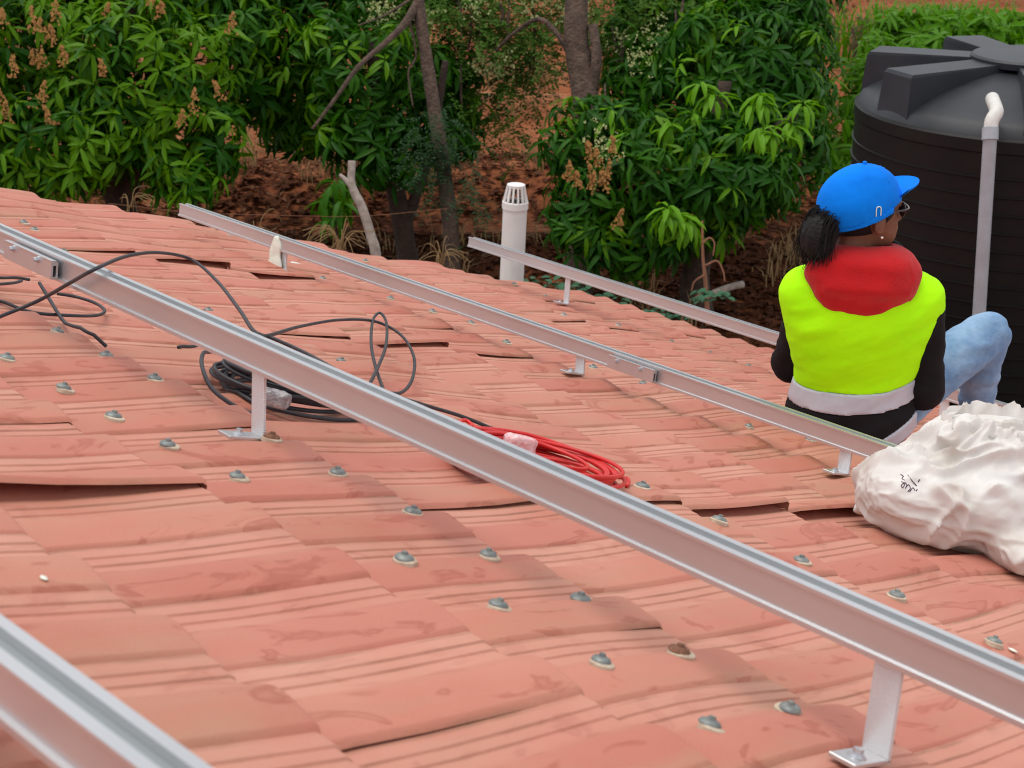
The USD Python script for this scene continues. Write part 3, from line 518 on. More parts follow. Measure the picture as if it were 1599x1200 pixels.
def crown(t, lobes, leaf, dens, seed, scale=1.0, parts=170, dark=None, young=0.02, wl=None, light=0.0):
    g = np.random.default_rng(seed); W = lobes_world(lobes); tmpl = [whorl(g, int(g.integers(8, 12)), **(wl or {})) for _ in range(10)]; pts = []
    for ci, (c, r) in enumerate(W):
        n = int(dens * 4 * math.pi * ((r[0] * r[2] + r[0] * r[1] + r[1] * r[2]) / 3))
        d = g.normal(size=(n, 3)); d /= np.linalg.norm(d, axis=1, keepdims=True); lump = 0.78 + 0.34 * meshkit.fbm(d * 2.4 + ci * 7.1, 3, seed + ci); inner = g.random(n) < 0.38
        q = c + d * r * np.where(inner, lump * g.uniform(0.45, 0.85, n), lump)[:, None]
        keep = np.ones(n, bool)
        for cj, (c2, r2) in enumerate(W):
            if cj != ci: keep &= np.linalg.norm((q - c2) / r2, axis=1) > 0.72
        back = (d @ unit(CAM - c)) < -0.35; keep &= ~(back & (g.random(n) < 0.5)); keep &= q[:, 2] > gz(q[:, 0], q[:, 1]) + 0.12
        for p, dd in zip(q[keep], d[keep]): pts.append((p, dd))
    def place(p, d):
        up = unit(np.array([d[0] * 0.55, d[1] * 0.55, 0.55 + 0.45 * d[2]]) + g.normal(0, 0.22, 3)); v, f = tmpl[int(g.integers(len(tmpl)))]
        x = unit(np.cross(up, [0.3, 0.5, 0.1] if abs(up[2]) > .9 else [0, 0, 1])); a = g.uniform(0, 6.28); y = np.cross(up, x); x2 = x * math.cos(a) + y * math.sin(a); y2 = np.cross(up, x2)
        return (v * scale * g.uniform(0.8, 1.2)) @ np.stack([x2, y2, up]) + p, f
    def score(pd): z = (pd[0] - CAM) @ FW; x = (pd[0] - CAM) @ RT / z * F + CX; y = -((pd[0] - CAM) @ UP) / z * F + CY; return z - 1.2 * (pd[1] @ unit(CAM - pd[0])) + (100 if not (-20 < x < 1620 and -20 < y < 700) else 0)
    def tone(p, d):                                                    # newer, lighter shoots come in patches near the tips
        q = g.random() + .9 * (meshkit.fbm(p * 1.3, 2, seed) - .5)
        return MANGO_L if light and q > 1 - light else (dark[0] if dark and q < dark[1] else leaf)
    pts.sort(key=score); bulk = []
    for i, (p, d) in enumerate(pts):
        m = place(p, d)
        if i < parts: obj('leaf_cluster', m, YOUNG if g.random() < young else tone(p, d), t, True)
        else: bulk.append((m, tone(p, d)))
    for mt in {b[1].GetPath(): b[1] for b in bulk}.values():
        off, VV, FF = 0, [], []
        for (v, f), q in bulk:
            if q.GetPath() == mt.GetPath(): VV.append(v); FF.append(f + off); off += len(v)
        obj('crown', (np.vstack(VV), np.vstack(FF)), mt, t, True, kind='stuff')
    return g, W
def panicle(p, d, s, g):
    V, Fc = [], []
    for i in range(46):
        t = g.random() ** 0.8; a = g.uniform(0, 6.28); rad = (1 - t) * 0.30 * s + 0.012; c = p + d * t * s + np.array([math.cos(a), math.sin(a), g.normal(0, .2)]) * rad * g.uniform(0.2, 1); r = g.uniform(0.008, 0.017)
        k = len(V); V += [c + r * np.array(q) for q in ((1, 0, -.5), (-.5, .87, -.5), (-.5, -.87, -.5), (0, 0, 1.2))]; Fc += [[k, k + 2, k + 1], [k, k + 1, k + 3], [k + 1, k + 2, k + 3], [k + 2, k, k + 3]]
    return np.array(V), np.array(Fc)

t = thing('mango_tree', 'large mango tree filling the left, tan flower spikes among its leaves', 'mango tree')
LB = [(60, 60, 150, 140, 13.2, .9), (220, 120, 150, 130, 13.0, .9), (350, 80, 110, 120, 13.7, .9), (110, 205, 140, 80, 12.8, .9), (290, 225, 95, 75, 12.9, .9), (-90, 150, 130, 150, 13, .9), (200, -70, 230, 120, 14, .9), (50, 265, 80, 45, 12.9, .9), (305, 272, 60, 42, 12.7, .9), (-60, -60, 150, 130, 13.6, .9), (400, -60, 110, 100, 14.3, .9), (60, -230, 240, 170, 14.2, .9), (300, -230, 200, 160, 14.6, .9)]
g, W = crown(t, LB, MANGO, 43, 21, parts=260, young=0.02, dark=(MANGO_D, .25), light=.40)
base = atz(190, 330, 13.6); base[2] = gz(base[0], base[1]) - 0.1; limb([base, base + [0.05, 0, 0.7], base + [-0.1, .1, 1.5], base + [0.1, .2, 2.4], base + [0.2, .2, 3.4]], 0.17, 0.06, BARK_D, t, 'trunk')
for e in ([-0.9, .1, 2.3], [0.8, -.1, 2.2], [0.5, .6, 2.6]): limb([base + [0, 0, 1.0], base + np.array(e) * [.5, .5, .75], base + e], 0.09, 0.03, BARK_D, t)
for x, y in ((8, 35), (60, 45), (70, 60), (84, 62), (55, 95), (65, 100), (22, 115), (97, 95), (145, 130), (165, 112), (3, 160), (12, 185), (85, 190), (62, 165), (305, 178), (345, 150), (250, 20), (360, 48), (85, 30), (282, 192), (160, 40), (240, 8)):
    p = atz(x, y + 8, 12.25 + 0.4 * g.random()); obj('flower_spike', panicle(p, unit([g.normal(0, .2), g.normal(0, .2), 1]), g.uniform(0.14, 0.24), g), PANICLE, t, kind='stuff')
t = thing('mango_tree', 'dark leafy mango tree in the middle, behind the slim leaning trunk', 'mango tree')
LB = [(470, 50, 100, 130, 14.4, .9), (560, 120, 115, 125, 13.8, .9), (645, 150, 75, 110, 14.3, .9), (570, 215, 85, 62, 13.6, .9), (435, 150, 75, 85, 14.4, .9), (525, 305, 26, 34, 13.3, .9), (705, 150, 55, 95, 14.8, .9), (570, -60, 160, 100, 14.6, .9), (700, 215, 60, 30, 14.2, .9), (470, 205, 60, 34, 14.2, .9), (600, 262, 60, 26, 13.7, .9), (540, -230, 200, 150, 15.0, .9), (690, -80, 120, 90, 15.2, .9)]
g, W = crown(t, LB, MANGO, 40, 22, parts=220, dark=(MANGO_D, 0.35), young=0.0, light=.12)
base = atz(640, 380, 14.3); base[2] = gz(base[0], base[1]) - 0.1; limb([base, base + [-.05, 0, 0.6], base + [-.2, .1, 1.4], base + [-.3, .1, 2.3]], 0.11, 0.06, BARK_D, t, 'trunk'); limb([base + [-.05, 0, .6], base + [.2, .1, 1.3], base + [.35, .1, 2.1]], 0.06, 0.03, BARK_D, t)
t = thing('mango_tree', 'broad dark mango tree hanging low between the vent pipe and the person', 'mango tree')
LB = [(1030, 150, 95, 105, 14.0, .9), (1150, 150, 150, 150, 13.6, .9), (1225, 80, 85, 130, 14.2, .9), (945, 215, 110, 70, 13.0, .9), (1080, 265, 165, 95, 12.8, .9), (930, 320, 75, 65, 12.8, .9), (1185, 235, 105, 95, 13.2, .9), (1110, 30, 160, 90, 14.6, .9), (1190, -60, 150, 90, 14.8, .9), (985, 375, 90, 45, 12.8, .9), (1060, 335, 100, 55, 12.8, .9), (900, 370, 40, 40, 12.7, .9), (1120, -190, 230, 150, 15.0, .9)]
g, W = crown(t, LB, MANGO_D, 46, 23, parts=280, dark=(MANGO, 0.35), young=0.01, light=.13)
base = atz(1095, 430, 13.3); base[2] = gz(base[0], base[1]) - 0.1; limb([base, base + [-.05, 0, 0.5], base + [.05, .1, 1.0], base + [.1, .2, 1.6], base + [.15, .2, 2.1]], 0.15, 0.06, BARK_D, t, 'trunk')
for e in ([-0.8, -.2, 1.6], [0.7, -.1, 1.9]): limb([base + [0, 0, .6], base + np.array(e) * [.5, .5, .8], base + e], 0.08, 0.03, BARK_D, t)
for x, y in ((888, 285), (902, 295), (920, 305), (928, 290), (940, 285), (945, 300), (935, 262), (960, 252), (922, 250), (960, 360)): obj('flower_spike', panicle(atz(x, y, 12.05), unit([g.normal(0, .2), 0, 1]), g.uniform(0.13, 0.2), g), PANICLE, t, kind='stuff')
for x, y, n in ((1215, 178, 5), (1180, 210, 3), (1055, 335, 5), (1040, 185, 4), (1140, 150, 4)):
    for _ in range(n):
        v, f = whorl(g, 9, (0.2, 0.28), 0.05, 1.1); obj('young_leaf_cluster', (v + atz(x + g.normal(0, 24), y + g.normal(0, 14), 11.9 + (0.7 if y < 200 else 0)), f), YOUNG, t, True)

# bushes beyond the tank
def bush(name, label, LB, leaf, dens, seed, cat, parts=60, scale=1.0, wl=None, tr=None):
    t = thing(name, label, cat); g, W = crown(t, LB, leaf, dens, seed, scale, parts, wl=wl, young=0); b = tr if tr is not None else np.array([W[0][0][0], W[0][0][1], 0]); b = np.array([b[0], b[1], float(gz(b[0], b[1])) - 0.05])
    limb([b, b + [0.03, 0, .4], b + [-.02, 0.05, max(0.6, W[0][0][2] - b[2])]], 0.06, 0.025, BARK_D, t, 'trunk'); return t, g
bush('mango_bush', 'bright green mango bush just left of the black tank lid', [(1345, 130, 45, 60, 16.2, .9), (1320, 195, 55, 55, 15.6, .9), (1300, 250, 45, 35, 15.2, .9), (1370, 90, 45, 40, 16.6, .9)], BUSH, 26, 31, 'bush')
bush('mango_bush', 'bright green mango bush showing above the middle of the tank lid', [(1435, 48, 75, 40, 17.5, .9), (1515, 52, 65, 40, 17.6, .9), (1470, 95, 95, 45, 17.0, .9)], BUSH, 24, 32, 'bush', scale=1.35)
bush('mango_bush', 'bright green mango bush at the right edge above the tank lid', [(1590, 52, 45, 42, 18.2, .9), (1640, 70, 70, 50, 18.0, .9), (1575, 85, 40, 30, 17.6, .9)], BUSH, 24, 33, 'bush', scale=1.35)
bush('dry_shrub', 'thin dry brown shrub on red soil between the mango tree and the tank', [(1335, 45, 32, 40, 24, .9), (1300, 25, 28, 35, 25, .9)], DRYLEAF, 14, 34, 'shrub', 25, 0.55)
def maize(cx, cy, Z, k, seed, label):
    t = thing('tall_grass_clump', label, 'grass clump'); g = np.random.default_rng(seed); c = atz(cx, cy, Z); c[2] = gz(c[0], c[1]); V, Fc = [], []
    for i in range(k):
        b = c + [g.normal(0, .42), g.normal(0, .3), 0]; a = g.uniform(0, 6.28); d = np.array([math.cos(a), math.sin(a), 0]); e = np.array([-math.sin(a), math.cos(a), 0]); h = g.uniform(.7, 1.3); L = g.uniform(.25, .6); n = len(V)
        for tt in np.linspace(0, 1, 6):
            p = b + d * L * tt ** 1.7 + np.array([0, 0, h * (tt * 1.25 - 0.5 * tt ** 3)]); w = 0.022 * (1 - tt) ** 0.6 + 0.002; V += [p - e * w, p + e * w]
        for q in range(5): Fc += [[n + 2 * q, n + 2 * q + 1, n + 2 * q + 3], [n + 2 * q, n + 2 * q + 3, n + 2 * q + 2]]
    obj('blades', (np.array(V), np.array(Fc)), BUSH, t, True, kind='stuff')
for i, (x, lab) in enumerate(((1405, 'tall green grass clump, left of three behind the bush over the tank lid'), (1460, 'tall green grass clump, middle of three behind the bush over the tank lid'), (1518, 'tall green grass clump, right of three behind the bush over the tank lid'))): maize(x, 28, 24.5, 320, 40 + i, lab)

# feathery tree with hanging pods
t = thing('pod_tree', 'feathery tree with brown trunk, cream blossom and long hanging pods', 'tree'); g = np.random.default_rng(51)
tb = atz(908, 250, 13.5); tb[2] = gz(tb[0], tb[1]) - .1; tp = atz(902, -60, 13.5); md = atz(910, 120, 13.5)
limb([tb, atz(915, 210, 13.5), md, atz(900, 50, 13.5), tp, tp + [0, 0, 1.4]], 0.125, 0.095, BARK, t, 'trunk', 6, 12)
limb([atz(925, 140, 13.45), atz(932, 90, 13.4), atz(926, 40, 13.45)], 0.05, 0.045, BARK, t)
limb([atz(888, 80, 13.5), atz(868, 50, 13.5), atz(840, 30, 13.6), atz(800, 55, 13.8), atz(775, 80, 14.0)], 0.03, 0.012, BARK, t)
limb([tp + [0, 0, .3], atz(1000, -40, 15.0), atz(1060, -10, 14.6)], 0.06, 0.02, BARK, t); limb([tp, atz(820, -40, 14.8), atz(720, -20, 14.2)], 0.06, 0.02, BARK, t)
def spray(n, c, spread, seed, ls=(0.03, 0.058)):
    g = np.random.default_rng(seed); V, Fc = [], []
    for i in range(int(n * 2.4)):
        o = c + g.normal(0, 1, 3) * spread; a = g.uniform(0, 6.28); d = unit([math.cos(a), math.sin(a), g.uniform(-.9, .1)]); s = unit(np.cross(d, [0, 0, 1])); L = g.uniform(.14, .32)
        for q in range(9):
            for sg in (-1, 1):
                p = o + d * L * (q + .5) / 9 + np.array([0, 0, -0.05 * (q / 9) ** 2]); l = g.uniform(*ls); e = unit(s * sg + d * .35 + np.array([0, 0, g.normal(-.2, .25)])); nn = unit(np.cross(e, d) + g.normal(0, .3, 3)); w = np.cross(nn, e) * l * .28; k = len(V)
                V += [p, p + e * l * .5 - w, p + e * l, p + e * l * .5 + w]; Fc += [[k, k + 1, k + 2], [k, k + 2, k + 3]]
    return np.array(V), np.array(Fc)
for i, (x, y, Z, n, sx, sz) in enumerate(((770, 40, 14.6, 60, .25, .2), (800, 110, 14.8, 60, .20, .22), (850, 20, 14.8, 60, .3, .15), (740, 110, 14.6, 40, .2, .2), (950, 40, 14.8, 70, .25, .2), (985, 60, 14.4, 60, .22, .2), (1040, 20, 14.2, 60, .3, .15), (700, 10, 14.4, 50, .25, .15), (640, 15, 14.2, 40, .25, .12), (790, 185, 14.8, 22, .18, .15), (900, -30, 14.9, 80, .6, .2), (830, 80, 15.2, 30, .2, .15))):
    obj('feathery_foliage', spray(n, atz(x, y, Z), np.array([sx, .25, sz]), 60 + i), FERN, t, kind='stuff')
def blossoms(c, n, sp, g):
    V, Fc = [], []
    for i in range(n):
        p = c + g.normal(0, 1, 3) * sp; r = g.uniform(.012, .028)
        for q in range(3):
            e = unit(g.normal(size=3)); s = unit(np.cross(e, g.normal(size=3))); k = len(V); V += [p, p + (e - s * .5) * r, p + (e + s * .5) * r]; Fc.append([k, k + 1, k + 2])
    return np.array(V), np.array(Fc)
for x, y, Z in ((600, 10, 13.6), (590, 22, 13.6), (675, 30, 13.9), (770, 95, 14.2), (755, 105, 14.2), (785, 100, 14.2), (905, 8, 14.3), (885, 15, 14.3), (910, 22, 14.3), (1000, 88, 13.2), (1025, 55, 13.6), (970, 65, 14), (825, 10, 14.3), (940, 215, 12.2), (740, 8, 14)):
    obj('blossom_cluster', blossoms(atz(x, y, Z), 46, .075, g), BLOSSOM, t, kind='stuff')
for x, y, l, Z in ((718, 5, 55, 14.2), (735, 15, 65, 14.3), (748, 5, 55, 14.3), (780, 0, 45, 14.4), (795, 5, 60, 14.4), (832, 0, 110, 14.8), (955, 40, 95, 14.2), (970, 60, 55, 14.0), (977, 70, 55, 14.0), (1055, 15, 50, 13.8), (1068, -5, 55, 13.8), (945, 130, 85, 13.1), (720, 100, 70, 14.2), (890, 20, 30, 15.2)):
    a0 = atz(x, y, Z); a1 = atz(x + g.normal(3, 4), y + l, Z); md = (a0 + a1) / 2 + [g.normal(0, .025), 0, 0]; S = spline([a0, md, a1], 6); obj('seed_pod', tube(S, 0.012 * np.sin(np.linspace(.25, 2.95, len(S))) + 0.003, 6), BARK, t, True)

t = thing('slender_tree', 'slim leaning tree with rough grey brown trunk, left of the vent pipe', 'tree'); g = np.random.default_rng(71)
tb = atz(711, 425, 13.0); tb[2] = min(tb[2], float(gz(tb[0], tb[1]))) - .05
limb([tb, atz(704, 360, 13.0), atz(694, 270, 13.0), atz(680, 180, 13.0), atz(666, 90, 13.0), atz(655, 10, 13.0), atz(650, -60, 13.0)], 0.075, 0.042, BARK, t, 'trunk', 8, 12)
limb([atz(652, 5, 13), atz(632, 38, 12.9), atz(605, 65, 12.8), atz(560, 105, 12.7), atz(520, 160, 12.6), atz(488, 202, 12.6)], 0.036, 0.012, BARK, t)
limb([atz(640, 30, 13), atz(650, 80, 13.0), atz(648, 95, 13), atz(638, 115, 12.95), atz(645, 165, 12.9)], 0.012, 0.006, BARK, t); limb([atz(640, 0, 12.8), atz(600, 25, 12.7), atz(560, 40, 12.6)], 0.012, 0.005, BARK, t)
for i, (x, y, n) in enumerate(((690, 215, 16), (680, 270, 16), (700, 245, 12), (660, 225, 10), (735, 310, 12), (660, 250, 8))): obj('vine_foliage', spray(n, atz(x, y, 12.85), np.array([.10, .08, .14]), 80 + i, (.02, .04)), VINE, t, kind='stuff')
t = thing('dead_stump', 'pale bare dead trunk with a short broken fork, beyond the roof edge', 'dead tree')
sb = atz(592, 425, 11.5); limb([sb - [0, 0, .5], atz(588, 405, 11.5), atz(580, 370, 11.5), atz(566, 325, 11.5), atz(550, 290, 11.5), atz(550, 252, 11.5)], 0.042, 0.028, DEADW, t, 'trunk', 6, 10); limb([atz(553, 295, 11.5), atz(541, 282, 11.5), atz(531, 273, 11.5)], 0.028, 0.012, DEADW, t)
t = thing('young_sapling', 'young mango sapling drooping beside the pale dead trunk', 'sapling')
for x, y in ((522, 285), (508, 312), (535, 318), (520, 335)): v, f = whorl(g, 8, (.2, .3), .05, 1.3); obj('leaf_cluster', (v + atz(x, y, 11.8), f), MANGO, t, True)
sp = atz(521, 300, 11.85); limb([np.array([sp[0], sp[1], float(gz(sp[0], sp[1]))]), (sp + [sp[0] + .04, sp[1], float(gz(sp[0], sp[1]))]) / 2, sp], 0.014, 0.008, BARK_D, t, 'stem')
t = thing('dead_plant', 'dead rusty brown stalk with curled twigs under the low mango tree', 'dead plant')
limb([atz(1108, 470, 12.2) - [0, 0, .2], atz(1102, 440, 12.2), atz(1098, 400, 12.2), atz(1097, 345, 12.2)], 0.02, 0.008, TWIG, t, 'stem')
for pp in ([(1098, 380), (1108, 372), (1116, 380), (1114, 400)], [(1102, 415), (1120, 408), (1130, 425), (1132, 440)], [(1104, 450), (1090, 462), (1078, 470)], [(1100, 430), (1085, 440), (1080, 455)]): limb([atz(x, y, 12.15) for x, y in pp], 0.009, 0.005, TWIG, t, 'twig')
tag(obj('fallen_branch', displace(tube(spline([atz(1108, 462, 12.6), atz(1130, 452, 12.7), atz(1160, 444, 12.8)], 6), [.03] * 13, 10), .004, 9), DEADW, None, True), 'short pale grey branch lying on the soil beside the dead plant', 'branch')
def weed(label, x, y, Z, seed, n=7):
    g = np.random.default_rng(seed); t = thing('green_weed', label, 'weed', loc=None); c = atz(x, y, Z); parts = []
    for i in range(n): v, f = whorl(g, 5, (.05, .09), .05, .5); parts.append((v + c + g.normal(0, 1, 3) * [.10, .08, .03], f))
    off, VV, FF = 0, [], []
    for v, f in parts: VV.append(v); FF.append(f + off); off += len(v)
    obj('leaves', (np.vstack(VV), np.vstack(FF)), WEED, t, True); b = c.copy(); b[2] = min(float(gz(b[0], b[1])), c[2] - .1); limb([b, (b + c) / 2, c], .008, .004, BARK_D, t, 'stem')
WEED = leafmat('weed_leaf', [(0, (.05, .13, .07)), (1, (.10, .22, .12))], .6, .2)
weed('small bluish green weed at the roof edge right of the far rail leg', 905, 448, 10.6, 1); weed('bluish green weed below the middle of the farthest rail', 1040, 488, 9.6, 2, 9); weed('bluish green weed under the fallen grey branch', 1100, 464, 11.6, 3); weed('tiny bluish green weed between the far rail and the roof corner', 948, 458, 10.4, 4, 4); weed('tiny bluish green weed beside the vent pipe foot', 855, 438, 10.6, 5, 4)
t = thing('grass_tuft', 'dry straw tuft bent over behind the sealant smeared rail foot', 'grass tuft')
def tuft(x, y, Z, n, s, seed):
    g = np.random.default_rng(seed); c = atz(x, y, Z); out = []
    for i in range(n):
        a = g.uniform(0, 6.28); h = g.uniform(.5, 1) * s; d = np.array([math.cos(a), math.sin(a), 0]); out.append(tube(spline([c + g.normal(0, .03, 3), c + d * h * .25 + [0, 0, h * .7], c + d * h * .7 + [0, 0, h * g.uniform(.5, 1)], c + d * h * 1.0 + [0, 0, h * g.uniform(.2, .7)]], 4), .0026, 4))
    return catm(out)
obj('stalks', tuft(400, 392, 11.2, 11, .30, 1), STRAW, t)
t = thing('grass_tuft', 'dry straw tuft left of the pale dead trunk at the roof edge', 'grass tuft'); obj('stalks', tuft(535, 400, 11.0, 26, .28, 2), STRAW, t)
t = thing('grass_tuft', 'dry straw tuft at the foot of the slim leaning tree', 'grass tuft'); obj('stalks', tuft(690, 420, 11.6, 14, .24, 3), STRAW, t)
t = thing('grass_tuft', 'dry green stalks behind the top left roof edge', 'grass tuft'); obj('stalks', tuft(205, 335, 11.5, 7, .26, 4), STRAW, t)
tag(obj('fence_wire', tube(spline([atz(170, 318, 11.4), atz(300, 332, 11.4), atz(420, 336, 11.4), atz(560, 338, 11.4), atz(700, 326, 11.4)], 8), .0016, 5), TWIG), 'thin sagging wire strung behind the roof edge under the trees', 'wire')

# ------------------------------------------------------------------ vent pipe
t = thing('vent_pipe', 'white plastic vent pipe with a slotted cap standing past the roof edge', 'pipe')
vz = 8.75; vb, vt = atz(801, 470, vz), atz(805, 320, vz); vr = 19.0 * vz / F; ax = unit(np.array([vt[0] - vb[0], vt[1] - vb[1], vt[2] - vb[2]])); ax = unit([ax[0], 0, ax[2]]) if False else np.array([0.045, 0, 0.999])
vb = vt - ax * 2.4; obj('pipe', cyl(vb, vt, vr, vr, 36), PVC, t, 40)
px_, py_ = unit(np.cross(ax, [0, 1, 0])), None; py_ = np.cross(ax, px_); VM = frame(vt, px_, py_, ax)
s = vr / 0.068; col = lathe([(vr * 1.0, -.02), (vr * 1.08, -.02), (vr * 1.08, .018 * s), (vr * .98, .022 * s), (vr * 0.9, .022 * s)], n=36); col.apply_transform(VM); cp = obj('cap', col, PVC, t, 40)
for i in range(14):
    a = i * 2 * math.pi / 14; d = np.array([math.cos(a), math.sin(a), 0]); p, q = d * vr * .98 + [0, 0, .02 * s], d * vr * .70 + [0, 0, .105 * s]; e = np.array([-math.sin(a), math.cos(a), 0]); z = unit(q - p); m = bbox((.010 * s, .010 * s, np.linalg.norm(q - p)), frame((p + q) / 2, e, np.cross(z, e), z)); m.apply_transform(VM); obj('slat', m, PVC, cp)
m = lathe([(vr * .72, .100 * s), (vr * .76, .106 * s), (vr * .74, .116 * s), (0, .119 * s)], n=36); m.apply_transform(VM); obj('cap_top', m, PVC, cp, 40)
m = cyl((0, 0, -.02), (0, 0, .01), vr * .9, None, 30); m.apply_transform(VM); obj('pipe_mouth', m, DARK, cp)

# ------------------------------------------------------------------ water tank
t = thing('water_tank', 'big black ribbed plastic water tank with a spoked lid behind the person', 'water tank')
TZ = 7.8; TR = 260 * TZ / F; tc = atz(1600, 169, TZ); hT = tc[2] - float(gz(tc[0], tc[1])) - 0.1
prof = [(TR * .985, .012), (TR, 0.0), (TR, -.055), (TR * .992, -.062)]; zz = -.10
while zz > -hT:
    prof += [(TR * .992, zz + .002), (TR * .991, zz - .066), (TR * 1.0, zz - .0685), (TR * 1.0, zz - .075), (TR * .991, zz - .080)]; zz -= .086
prof += [(TR * .99, -hT), (0, -hT)]
obj('tank_body', lathe(prof[::-1], tc, 128), TANK, t, 32)
ds = [(0, .20)] + [(TR * q, .215 * math.cos(q * math.pi / 2) ** 0.62 + .012) for q in np.linspace(0.08, 1, 22)][:-1] + [(TR * .985, .0125)]
lid = obj('lid', lathe(ds[::-1], tc, 96), TANKLID, t, True)
hz = 79.0 / math.cos(math.radians(11.5)) * TZ / F - 0.01
for i, deg in enumerate((9, 67, 117, 171, -51, -112)):
    a = math.radians(deg); d = np.array([-math.sin(a), -math.cos(a), 0]); e = np.array([-d[1], d[0], 0]); r0, r1, r2 = TR * .18, TR * .93, TR * .965; w0, w1 = .085, .102
    q = [d * r0 - e * w0 + [0, 0, hz], d * r0 + e * w0 + [0, 0, hz], d * r1 - e * w1 + [0, 0, hz - .012], d * r1 + e * w1 + [0, 0, hz - .012], d * r0 - e * w0 * 1.1, d * r0 + e * w0 * 1.1, d * r2 - e * w1 * 1.18 + [0, 0, .004], d * r2 + e * w1 * 1.18 + [0, 0, .004],
         d * (r1 + .012) - e * (w1 + .004) + [0, 0, hz - .028], d * (r1 + .012) + e * (w1 + .004) + [0, 0, hz - .028]]
    sp = obj('spoke', trimesh.convex.convex_hull(np.array(q) + tc), TANKLID, lid)
    if i == 0:
        c = d * r1 * .80 + e * -0.01 + [0, 0, hz - .0095]; obj('spoke_hole', cyl(tc + c - [0, 0, .004], tc + c + [0, 0, .004], .030, .030, 22), DARK, t)
hub = lathe([(TR * .34, hz - .02), (TR * .345, hz + .010), (TR * .33, hz + .020), (0, hz + .024)], tc, 48); obj('hub', hub, TANKLID, lid, 35)
cc = tc + [.10 + .27, -TR * .62, .17]; obj('inlet_cap', lathe([(.12, 0), (.12, .05), (.105, .065), (0, .068)], cc, 32), TANKLID, lid, 35)
p0 = atz(1556, 171, 6.97); p1 = p0 + [-.004, -.035, -.004]
S = spline([p0 + [.02, .14, .02], p0, p0 + [-.008, -.030, -.012], atz(1549, 190, 6.93), atz(1547, 212, 6.93)], 8); op = obj('overflow_elbow', tube(S, [.031] * len(S), 16), PVC_O, t, True)
obj('collar', cyl(atz(1547, 200, 6.93), atz(1546.4, 219, 6.93), .036, None, 20), GPVC, t, 40)
e0, e1 = atz(1546.5, 215, 6.93), atz(1531, 490, 6.93); e1 = e0 + unit(np.array([.050, 0.0, -1])) * 1.75; obj('overflow_pipe', cyl(e0, e1, .030, .030, 20), GPVC, t, 40)

# ------------------------------------------------------------------ person, seated on the roof with the back to us
pu, pv = uv_at(1330, 712); pu, pv = uv_at(1322, 694); O = R(pu, pv, surf(pu, pv) - 0.004)
def roof_z(x, y): return -(N[0] * x + N[1] * y) / N[2]
AZ = math.radians(66); hc = np.array([.004, .010, .708]); HF, HS = np.array([math.sin(AZ), math.cos(AZ), 0]), np.array([math.cos(AZ), -math.sin(AZ), 0])
def hp(f, s, z): return hc + HF * f + HS * s + np.array([0, 0, z])
def hl(p): q = p - hc; return np.stack([q @ HF, q @ HS, q[:, 2]], 1)
def sd_torso(p):
    d = smin(s_ell(p, (.015, .02, .10), (.165, .135, .115)), s_ell(p, (.010, .0, .24), (.138, .100, .17)), .08)
    d = smin(d, s_ell(p, (.012, -.008, .40), (.185, .112, .155)), .07); return smin(d, s_cap(p, (-.145, 0, .480), (.172, .004, .452), .050, .050), .05)
RA = [(.180, -.012, .440), (.205, -.020, .195), (.225, .22, .225)]; LA = [(-.115, .06, .450), (-.138, .175, .205), (.02, .29, .22)]
def sd_arms(p, e=0.0):
    d = 9.0
    for a, sc in ((RA, 1.0), (LA, 1.0)): d = smin(d, smin(s_cap(p, a[0], a[1], .052 + e, .046 + e), s_cap(p, a[1], a[2], .045 + e, .034 + e), .02), .001)
    return d
KR, KL = (.452, .255, .262), (.13, .385, .25); AR = (.478, .36, roof_z(.478, .36) + .085); AL = (.17, .51, roof_z(.17, .51) + .085)
def sd_legs(p, e=0.0):
    d = smin(s_cap(p, (.10, .05, .095), KR, .085 + e, .060 + e), s_cap(p, KR, AR, .056 + e, .038 + e), .02)
    return np.minimum(d, smin(s_cap(p, (-.05, .06, .095), KL, .085 + e, .060 + e), s_cap(p, KL, AL, .056 + e, .038 + e), .02))
def sd_head(p):
    q = hl(p); d = s_ell(q, (-.008, 0, .022), (.100, .072, .092)); d = smin(d, s_ell(q, (.038, 0, -.040), (.060, .054, .062)), .035)
    d = smin(d, s_ell(q, (.070, 0, -.075), (.022, .026, .020)), .03); d = smin(d, s_cap(q, (.094, 0, .006), (.112, 0, -.026), .007, .012), .012)
    d = smin(d, s_ell(q, (.092, 0, -.050), (.014, .024, .012)), .010); d = smin(d, s_cap(q, (.086, -.03, .022), (.086, .03, .022), .012, .012), .015)
    for sg in (-1, 1):
        d = smin(d, s_ell(q, (-.008, sg * .076, -.018), (.018, .010, .030)), .006); d = np.maximum(d, -s_ell(q, (.084, sg * .031, .004), (.018, .020, .012)))
        d = np.minimum(d, s_ell(q, (.075, sg * .030, .004), (.014, .014, .011)))
    return smin(d, s_cap(q, (-.028, 0, -.05), (-.052, 0, -.155), .046, .050), .025)
def sd_hand(p, w, dirv, side):
    d0 = unit(dirv); w = np.array(w); s = unit(np.cross(d0, [0, 0, 1])) * side; n = np.array([0, 0, 1.0]); d = s_ell(np.stack([(p - w - d0 * .05) @ d0, (p - w - d0 * .05) @ s, (p - w - d0 * .05) @ n], 1), (0, 0, 0), (.05, .04, .016))
    for i, L in enumerate((.062, .072, .067, .052)):
        b = w + d0 * .085 + s * (.028 - .019 * i); m = b + d0 * L * .5 - n * .008; tpt = m + d0 * L * .4 - n * .022; d = np.minimum(d, np.minimum(s_cap(p, b, m, .0085, .008), s_cap(p, m, tpt, .008, .007)))
    b = w + d0 * .035 + s * .035; return np.minimum(d, np.minimum(s_cap(p, b, b + d0 * .028 + s * .022, .011, .009), s_cap(p, b + d0 * .028 + s * .022, b + d0 * .055 + s * .028, .009, .0075)))
